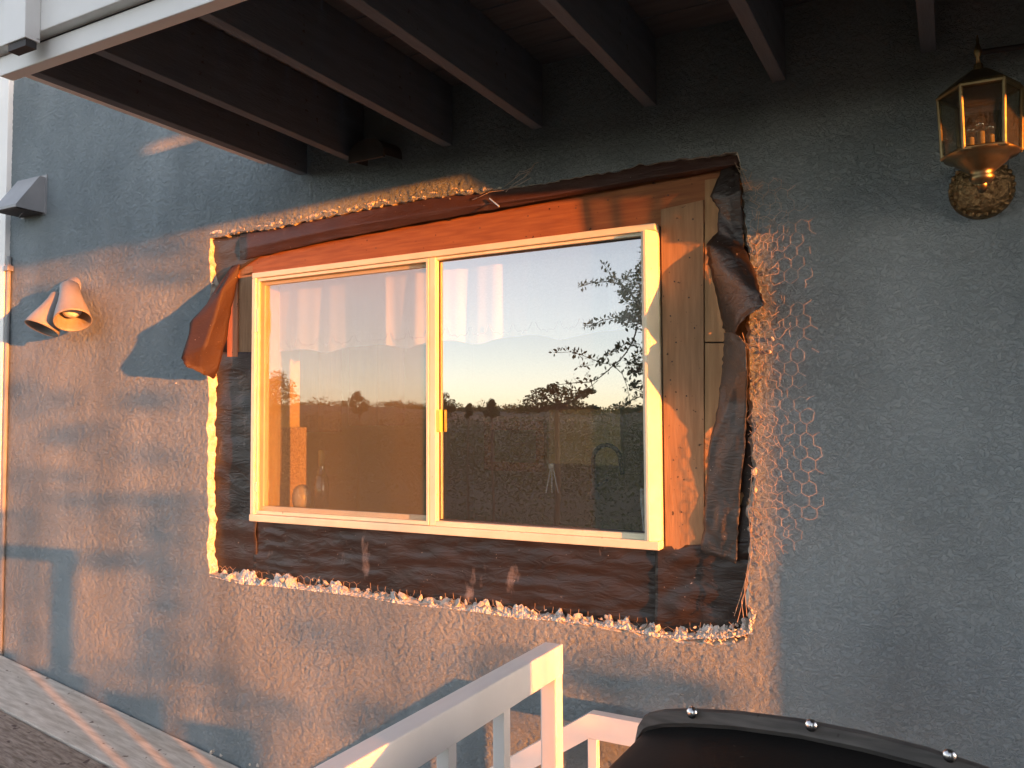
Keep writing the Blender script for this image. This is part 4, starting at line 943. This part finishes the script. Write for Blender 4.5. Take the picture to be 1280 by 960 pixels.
# faucet with a high arc
fa = thing('faucet', 'dark high arc faucet behind the right pane', 'faucet', P(742, 620, .35))
bs = P(742, 624, .35); tp = P(744, 556, .35).z; r_ = .055
pts = [bs, bs + Vector((0, 0, (tp - bs.z) * .75))]
for k in range(0, 9):
    a = math.pi * k / 8; pts.append(Vector((bs.x + r_ - r_ * math.cos(a), bs.y, tp - r_ + r_ * math.sin(a))))
pts.append(pts[-1] + Vector((.008, 0, -.055)))
MB().tube(pts, .0085, 10).build('spout', 'bronze', fa, smooth=True)
MB().lathe([(.001, 0), (.024, 0), (.022, .02), (.013, .035), (.012, .09), (.009, .10)], bs, (0, 0, 1), 16).build('base', 'bronze', fa, smooth=True)
MB().tube([bs + Vector((.012, 0, .05)), bs + Vector((.06, -.01, .075))], .006, 8).build('lever', 'bronze', fa, smooth=True)
# bottle, white round pot, cloth
bt = thing('soap_bottle', 'clear glass bottle with an amber cap inside the left pane', 'bottle', P(402, 634, .19))
def lin(px_, py, Y): return P(px_, py, Y)
b0_ = P(402, 634, .19); s_ = (P(402, 600, .19) - b0_).z / 34
MB().lathe([(.001, 0), (9 * s_ * .9, 0), (9 * s_, 3 * s_), (9 * s_, 34 * s_), (6.5 * s_, 40 * s_), (3.6 * s_, 46 * s_), (3.6 * s_, 52 * s_)], b0_, (0, 0, 1), 20).build('bottle', 'lamp_glass', bt, smooth=True)
MB().lathe([(3.8 * s_, 52 * s_), (4.2 * s_, 53 * s_), (4.2 * s_, 71 * s_), (.001, 72 * s_)], b0_, (0, 0, 1), 16).build('cap', 'amber', bt, smooth=True)
p0_ = P(377, 633, .20)
MB_ = MB().lathe([(.001, 0), (10 * s_, 0), (12 * s_, 6 * s_), (12 * s_, 14 * s_), (10 * s_, 22 * s_), (5 * s_, 27 * s_), (.001, 28 * s_)], p0_, (0, 0, 1), 24)
pt = thing('salt_pot', 'round white ceramic pot inside the lower left pane', 'pot', p0_)
MB_.build('pot', 'ceramic', pt, smooth=True)
MB().lathe([(.001, -.003), (2.2 * s_, -.002), (2.4 * s_, .0)], P(371, 628, .20 - 11.6 * s_ * .9), (0, 1, 0), 12).build('opening', 'gasket', pt)
cl = MB(); qc = P(808, 640, .15)
cl.grid(lambda u, v: qc + Vector((.035 * (u - .5) * (0.6 + .8 * math.sin(v * 2.6)), .02 * math.sin(u * 9 + v * 3), .16 * (v - .5))), 10, 16)
tag(cl.build('dish_cloth', 'cloth', smooth=True, thick=.004), 'pale blue dish cloth bunched at the right edge of the right pane', 'cloth')
# drying rack of pegs
rk = thing('dish_rack', 'thin dish rack standing by the sink behind the right pane', 'dish rack', P(690, 616, .38))
q = P(690, 616, .38)
for dx, lean in ((-.014, -.012), (.0, .0), (.016, .012)):
    MB().tube([q + Vector((dx + lean, 0, 0)), q + Vector((dx * .4, 0, .095))], .0028, 6).build('peg', 'ceramic', rk)
MB().box(q + Vector((-.012, -.008, .094)), q + Vector((.012, .008, .116)), .004).build('clip', 'ceramic', rk)
# picture/mirror frame of wood seen dimly
a_, b_2 = P(605, 527, 1.6), P(680, 590, 1.6)
pf = MB(); frame_boxes(pf, 1.6, 1.64, a_.x + .05, b_2.x - .05, b_2.z + .05, a_.z - .05, a_.x, b_2.x, b_2.z, a_.z)
tag(pf.build('wooden_frame', 'cabinet'), 'wooden opening frame seen dimly through the right pane', 'frame')
a_, b_2 = P(686, 512, 1.2), P(776, 582, 1.2)
tag(MB().box((a_.x, 1.2, b_2.z), (b_2.x, 1.24, a_.z), .004).build('wall_panel', 'wallpaint'), 'plain pale wall panel behind the faucet', 'panel')

# valance curtain inside the glass
VY = .125
zh = P(560, 428, VY).z; zt1 = WZT + .02; cx0, cx1 = WXL + .012, WXR - .012
cm = MB(); nu, nv = 420, 16
ux = np.linspace(0, 1, nu + 1); xs = cx0 + (cx1 - cx0) * ux
ph = np.cumsum(0.55 + 0.9 * vnoise(xs * 5, xs * 0, 33)) * (xs[1] - xs[0]) * 34
fold = np.sin(ph) + 0.35 * np.sin(2.3 * ph + 1)
for j in range(nv + 1):
    v = j / nv
    for i in range(nu + 1):
        amp = 0.010 + 0.012 * v
        hem = zh + 0.010 * math.sin(ph[i] * .5) + .004 * math.cos(ph[i])
        cm.v.append((xs[i] + .004 * math.cos(ph[i]) * v, VY + amp * fold[i] * .55, zt1 + (hem - zt1) * v))
cm.f = [(j * (nu + 1) + i, j * (nu + 1) + i + 1, (j + 1) * (nu + 1) + i + 1, (j + 1) * (nu + 1) + i) for j in range(nv) for i in range(nu)]
va = thing('valance_curtain', 'pale pleated valance curtain with an embroidered hem inside the window', 'curtain', (-1.75, VY, zh))
cm.build('fabric', 'curtain', va, smooth=True)
em = MB(); k = 0; x = cx0 + .05
def cy(xq): return VY + 0.022 * .55 * float(np.interp(xq, xs, fold))
while x < cx1 - .1:
    W_ = .085; H_ = .034
    for sgn in (-1, 1):
        em.tube([Vector((x + W_ / 2 + sgn * W_ / 2 * t, cy(x + W_ / 2 + sgn * W_ / 2 * t) - .004, zh + .016 + H_ * t ** 1.6 + .008 * math.sin(t * 7))) for t in (0, .2, .4, .6, .8, 1.0)], .0016, 4)
    x += W_ * 1.12
em.build('embroidery', 'mauve', va)

# ================================================================== OUTDOORS, seen only as a reflection and as shade
def hgt(x, y):
    r = math.hypot(x, y); h = -0.35 - 9.0 * float(sstep(3, 70, r)); h += 18.5 * float(sstep(120, 460, r)) * (0.75 + 0.45 * float(vnoise(np.array([x * .006 + 9]), np.array([y * .006 + 9]), 55)[0]))
    if x > 0: h -= max(0, 3.5 - abs(y + x * .25) * .02) * float(sstep(100, 400, r))
    if x > 100 and y < -70: h = max(h, 17 * math.exp(-((x - 270) / 70) ** 2) * float(sstep(-72, -95, y)) - 4)  # unseen ridge sunward, added to keep the mirrored valley in shade
    if r > 6: h += 0.8 * (float(vnoise(np.array([x * .05 + 50]), np.array([y * .05 + 50]), 56)[0]) - .5) * min(1, r / 40)
    return h
tm = MB(); rad = [0, 4, 8, 14, 22, 32, 45, 60, 80, 105, 135, 170, 215, 245, 270, 295, 340, 430, 540, 700, 1000, 1800, 3500]; na = 220
tm.v.append((0, 0, hgt(0, 0)))
for r in rad[1:]:
    for k in range(na):
        a = 2 * math.pi * k / na; x, y = r * math.cos(a), r * math.sin(a); tm.v.append((x, y, hgt(x, y) if r < 600 else hgt(x, y) - (r - 600) * .004))
tm.f = [(0, 1 + k, 1 + (k + 1) % na) for k in range(na)]
for j in range(len(rad) - 2):
    for k in range(na): tm.f.append((1 + j * na + k, 1 + (j + 1) * na + k, 1 + (j + 1) * na + (k + 1) % na, 1 + j * na + (k + 1) % na))
struct(tm.build('ground', 'ground', smooth=True))
struct(MB().box((-4.6, -3.4, -0.10), (4.0, -0.2, 0.0)).build('patio_floor', 'deck_floor'))

def leaves(mb, c, rad_, n, s, rr, flat=0.6):
    for _ in range(n):
        while True:
            d = Vector((rr.uniform(-1, 1), rr.uniform(-1, 1), rr.uniform(-1, 1)))
            if d.length < 1: break
        q = Vector(c) + Vector((d.x * rad_[0], d.y * rad_[1], d.z * rad_[2]))
        a = Vector((rr.gauss(0, 1), rr.gauss(0, 1), rr.gauss(0, flat))).normalized(); b = a.orthogonal().normalized(); b = (b + a.cross(b) * rr.uniform(-1, 1)).normalized()
        l = s * rr.uniform(.6, 1.3); w_ = l * .5
        mb.add([q - a * l, q + b * w_, q + a * l, q - b * w_], [(0, 1, 2, 3)])
rr = random.Random(21)
def far_tree(px_, py_top, py_base, D, wpx, label, shape):
    b = PR(px_, py_base, D); t = PR(px_, py_top, D); H = t.z - b.z; sc_ = (P(px_ + 1, 500, D) - P(px_, 500, D)).length; W = wpx * sc_ / 2
    root = thing('tree', label, 'tree', (b.x, b.y, b.z - H * .5))
    lv = MB()
    for k in range(24):
        u = rr.random(); ang = rr.uniform(0, 6.28)
        if shape == 'round': rz = H * .5; cz = b.z + H * .5; el = rr.uniform(-1, 1); rad2 = W * .72 * math.sqrt(1 - el * el) * rr.uniform(.4, 1); z_ = cz + el * rz * .75
        else: z_ = b.z + H * (.05 + .85 * u); rad2 = W * (1 - .75 * u) * rr.uniform(.2, .9)
        leaves(lv, (b.x + rad2 * math.cos(ang), b.y + rad2 * math.sin(ang), z_), (W * .30, W * .30, H * .13), 150, .012 * H + .05, rr)
    lv.build('crown', 'leaf', root)
    tr_ = MB(); zg = hgt(b.x, b.y) - .4; tr_.tube([(b.x, b.y, zg), (b.x + .05, b.y, b.z), (b.x, b.y, b.z + H * .7)], [W * .10 + .05, W * .07 + .03, .02], 8)
    for k in range(6):
        a = rr.uniform(0, 6.28); z_ = b.z + H * rr.uniform(.1, .5); tr_.tube([(b.x, b.y, z_), (b.x + W * .6 * math.cos(a), b.y + W * .6 * math.sin(a), z_ + H * .2)], [.04, .015], 5)
    tr_.build('trunk', 'bark', root)
far_tree(555, 490, 524, 60, 30, 'dark round tree mirrored beside the window mullion', 'round')
far_tree(585, 503, 522, 70, 16, 'small pointed tree mirrored left of the middle of the right pane', 'cone')
far_tree(615, 497, 522, 66, 22, 'slim upright tree mirrored near the middle of the right pane', 'cone')
D = 42; root = thing('tree', 'wide spreading tree mirrored in the lower right pane', 'tree', PR(695, 520, D)); lv = MB(); tr_ = MB(); sc_ = (P(701, 500, D) - P(700, 500, D)).length
base_ = PR(695, 520, D); tr_.tube([Vector((base_.x, base_.y, hgt(base_.x, base_.y) - .3)), base_, PR(697, 500, D)], [.22, .16, .06], 8)
for (x, y, rx, ry) in [(664, 500, 10, 7), (676, 491, 10, 7), (688, 500, 12, 8), (690, 486, 8, 5), (703, 490, 10, 6), (714, 497, 11, 6), (727, 493, 10, 5), (738, 489, 7, 3), (657, 510, 11, 5), (675, 509, 12, 6), (700, 507, 14, 7), (722, 506, 12, 6), (742, 509, 8, 3)]:
    q = PR(x, y, D + rr.uniform(-1, 1)); leaves(lv, q, (rx * sc_, rx * sc_, ry * sc_), 170, .11, rr); tr_.tube([PR(697, 510, D), q], [.07, .03], 5)
lv.build('crown', 'leaf', root); tr_.build('trunk', 'bark', root)
far_tree(448, 488, 520, 60, 26, 'small round tree mirrored low in the left pane', 'round')
far_tree(345, 460, 520, 40, 50, 'broad dark tree mirrored at the left edge of the left pane', 'round')
# woods across the valley
wd = MB()
for k in range(1300):
    px_ = rr.uniform(250, 1000); D = rr.uniform(70, 170); q = PR(px_, 515, D); q.z = hgt(q.x, q.y); top = PR(px_, rr.gauss(511.5, 2.2), D).z; h_ = top - q.z
    if h_ > .5: leaves(wd, (q.x, q.y, q.z + h_ * .5), (min(3, h_ * .55), min(3, h_ * .55), h_ * .5), 90, .17, rr)
for k in range(700):                                   # trees along the crest of the far hill
    px_ = rr.uniform(250, 1000); D = rr.uniform(360, 640); q = PR(px_, 515, D); zg = hgt(q.x, q.y); h_ = rr.uniform(1.6, 4.2) * (1.9 if rr.random() < .10 else 1)
    leaves(wd, (q.x, q.y, zg + h_ * .45), (rr.uniform(3, 8), 4, h_ * .6), 60, .75, rr)
for k in range(500):
    px_ = rr.uniform(250, 1000); D = rr.uniform(36, 75); q = PR(px_, 560, D); q.z = hgt(q.x, q.y) + .6
    leaves(wd, q, (2.6, 2.6, 1.5), 120, .09, rr)
stuff(wd.build('woods', 'leaf'))

# overhanging branch mirrored in the right pane
BD = 4.2
bt_ = thing('overhanging_branch', 'leafy branch hanging down, mirrored along the right edge of the pane', 'branch', PR(830, 440, BD))
brm = MB(); lv = MB(); rr = random.Random(31)
def twig(pts, r0, r1, dens, leafy=(0, 1), D=BD):
    pp = [PR(x, y, D + rr.uniform(-.12, .12)) for x, y in pts]; k = len(pp)
    brm.tube(pp, [r0 + (r1 - r0) * i / (k - 1) for i in range(k)], 5)
    for i in range(k - 1):
        if not (leafy[0] <= i / (k - 1) <= leafy[1]): continue
        n = int((pp[i + 1] - pp[i]).length * dens * 1.9)
        for _ in range(n):
            q = pp[i].lerp(pp[i + 1], rr.random()); a = Vector((rr.gauss(0, 1), rr.gauss(0, .7), rr.gauss(.3, 1))).normalized(); b = a.orthogonal().normalized(); b = (b + a.cross(b) * rr.uniform(-1.5, 1.5)).normalized(); l = rr.uniform(.028, .056)
            q = q + a * .012; lv.add([q, q + a * l * .55 + b * l * .24, q + a * l, q + a * l * .55 - b * l * .24], [(0, 1, 2, 3)])
twig([(836, 470), (824, 420), (812, 400), (800, 385), (790, 368), (778, 356), (760, 352), (740, 353), (722, 359)], .012, .003, 60)
twig([(812, 288), (806, 300), (803, 318), (800, 336), (797, 352), (806, 372), (812, 380)], .003, .006, 80)
twig([(770, 350), (764, 344), (758, 334), (752, 327)], .003, .002, 60)
twig([(812, 384), (800, 390), (786, 396), (770, 398), (752, 402), (738, 408), (728, 407)], .006, .002, 90)
for k in range(12): twig([(812, 340 + k * 6), (800 - rr.uniform(0, 14), 345 + k * 6 + rr.uniform(-8, 8)), (786 - rr.uniform(0, 14), 348 + k * 5.5 + rr.uniform(-10, 8))], .004, .002, 85)
twig([(797, 410), (792, 426), (784, 440), (776, 450), (768, 456), (758, 466), (748, 474), (738, 478), (715, 479), (692, 482)], .007, .003, 12)
twig([(768, 456), (755, 455), (742, 450), (728, 444), (714, 440), (692, 441)], .004, .002, 75)
twig([(742, 456), (730, 458), (722, 458)], .002, .0015, 40)
twig([(768, 458), (778, 468), (784, 484), (787, 500), (785, 512)], .004, .002, 25)
twig([(800, 430), (790, 428), (782, 430), (770, 438), (760, 444), (752, 456)], .004, .002, 80)
for k in range(9): twig([(814, 436 + k * 6), (804, 440 + k * 6 + rr.uniform(-6, 6)), (792 - rr.uniform(0, 10), 446 + k * 5 + rr.uniform(-8, 8))], .004, .002, 80)
twig([(810, 488), (800, 496), (790, 500), (778, 506), (764, 510)], .004, .002, 70)
twig([(738, 478), (734, 470), (736, 464)], .002, .0015, 40); twig([(722, 479), (716, 472)], .002, .0015, 40)
twig([(748, 476), (738, 484), (728, 490), (716, 488), (706, 482)], .003, .002, 30)
twig([(790, 466), (800, 462), (812, 452)], .004, .004, 70)
# bough that carries it
pp = [PR(836, 470, BD), PR(850, 420, BD), PR(900, 330, BD), PR(980, 300, BD + .4), PR(1060, 420, BD + .6)]
pp.append(Vector((pp[-1].x + .1, pp[-1].y, hgt(pp[-1].x, pp[-1].y) - .3)))
brm.tube(pp, [.014, .02, .035, .05, .07, .09], 8)
brm.build('bough', 'bark', bt_, smooth=True); stuff(lv.build('leaves', 'leaf', bt_))

# shrub towards the sun: its leaves mottle the light on the wall (out of frame)
shr = thing('tall_shrub', 'tall loose shrub in the yard beyond the far railing', 'shrub', (5.5, -2.0, -.3))
sm_ = MB(); SX = 5.5; rr = random.Random(77)
def shade(px_, py_, rx, ry, n, s=.020, xx=SX):
    for _ in range(n):
        while True:
            u, v = rr.uniform(-1, 1), rr.uniform(-1, 1)
            if u * u + v * v < 1: break
        W_ = P(px_ + u * rx, py_ + v * ry); t = (xx + rr.uniform(-.25, .25) - W_.x) / S.x; q = W_ + S * t
        a = Vector((0, rr.gauss(0, 1), rr.gauss(0, 1))).normalized(); b = Vector((rr.uniform(-.5, .5), -a.z, a.y)).normalized(); l = s * rr.uniform(.7, 1.4)
        sm_.add([q - a * l, q + b * l * .55, q + a * l, q - b * l * .55], [(0, 1, 2, 3)])
for args in [(60, 330, 60, 60, 120), (150, 300, 90, 22, 80), (200, 330, 60, 30, 50), (40, 500, 50, 26, 40), (90, 545, 60, 18, 35), (185, 500, 40, 14, 22), (170, 570, 60, 14, 20), (60, 600, 60, 20, 30), (210, 660, 40, 26, 26), (150, 700, 60, 16, 30),
             (210, 730, 26, 40, 34), (200, 800, 26, 60, 44), (160, 850, 40, 40, 40), (320, 900, 60, 36, 50), (250, 860, 40, 30, 22), (420, 800, 60, 20, 18), (500, 900, 80, 30, 30), (620, 850, 60, 50, 34), (760, 840, 80, 24, 40), (820, 870, 90, 30, 60), (110, 660, 30, 40, 20)]:
    shade(*args)
stuff(sm_.build('foliage', 'leaf', shr))
st2 = MB()
for k in range(9):
    yb = rr.uniform(-2.5, -1.7); st2.tube([(SX + rr.uniform(-.1, .1), yb * .6 - .55, hgt(SX, yb) - .2), (SX + rr.uniform(-.1, .1), yb, 1.0), (SX + rr.uniform(-.2, .2), yb + rr.uniform(-.1, .1), 2.3)], [.010, .006, .003], 5)
st2.build('stems', 'bark', shr)
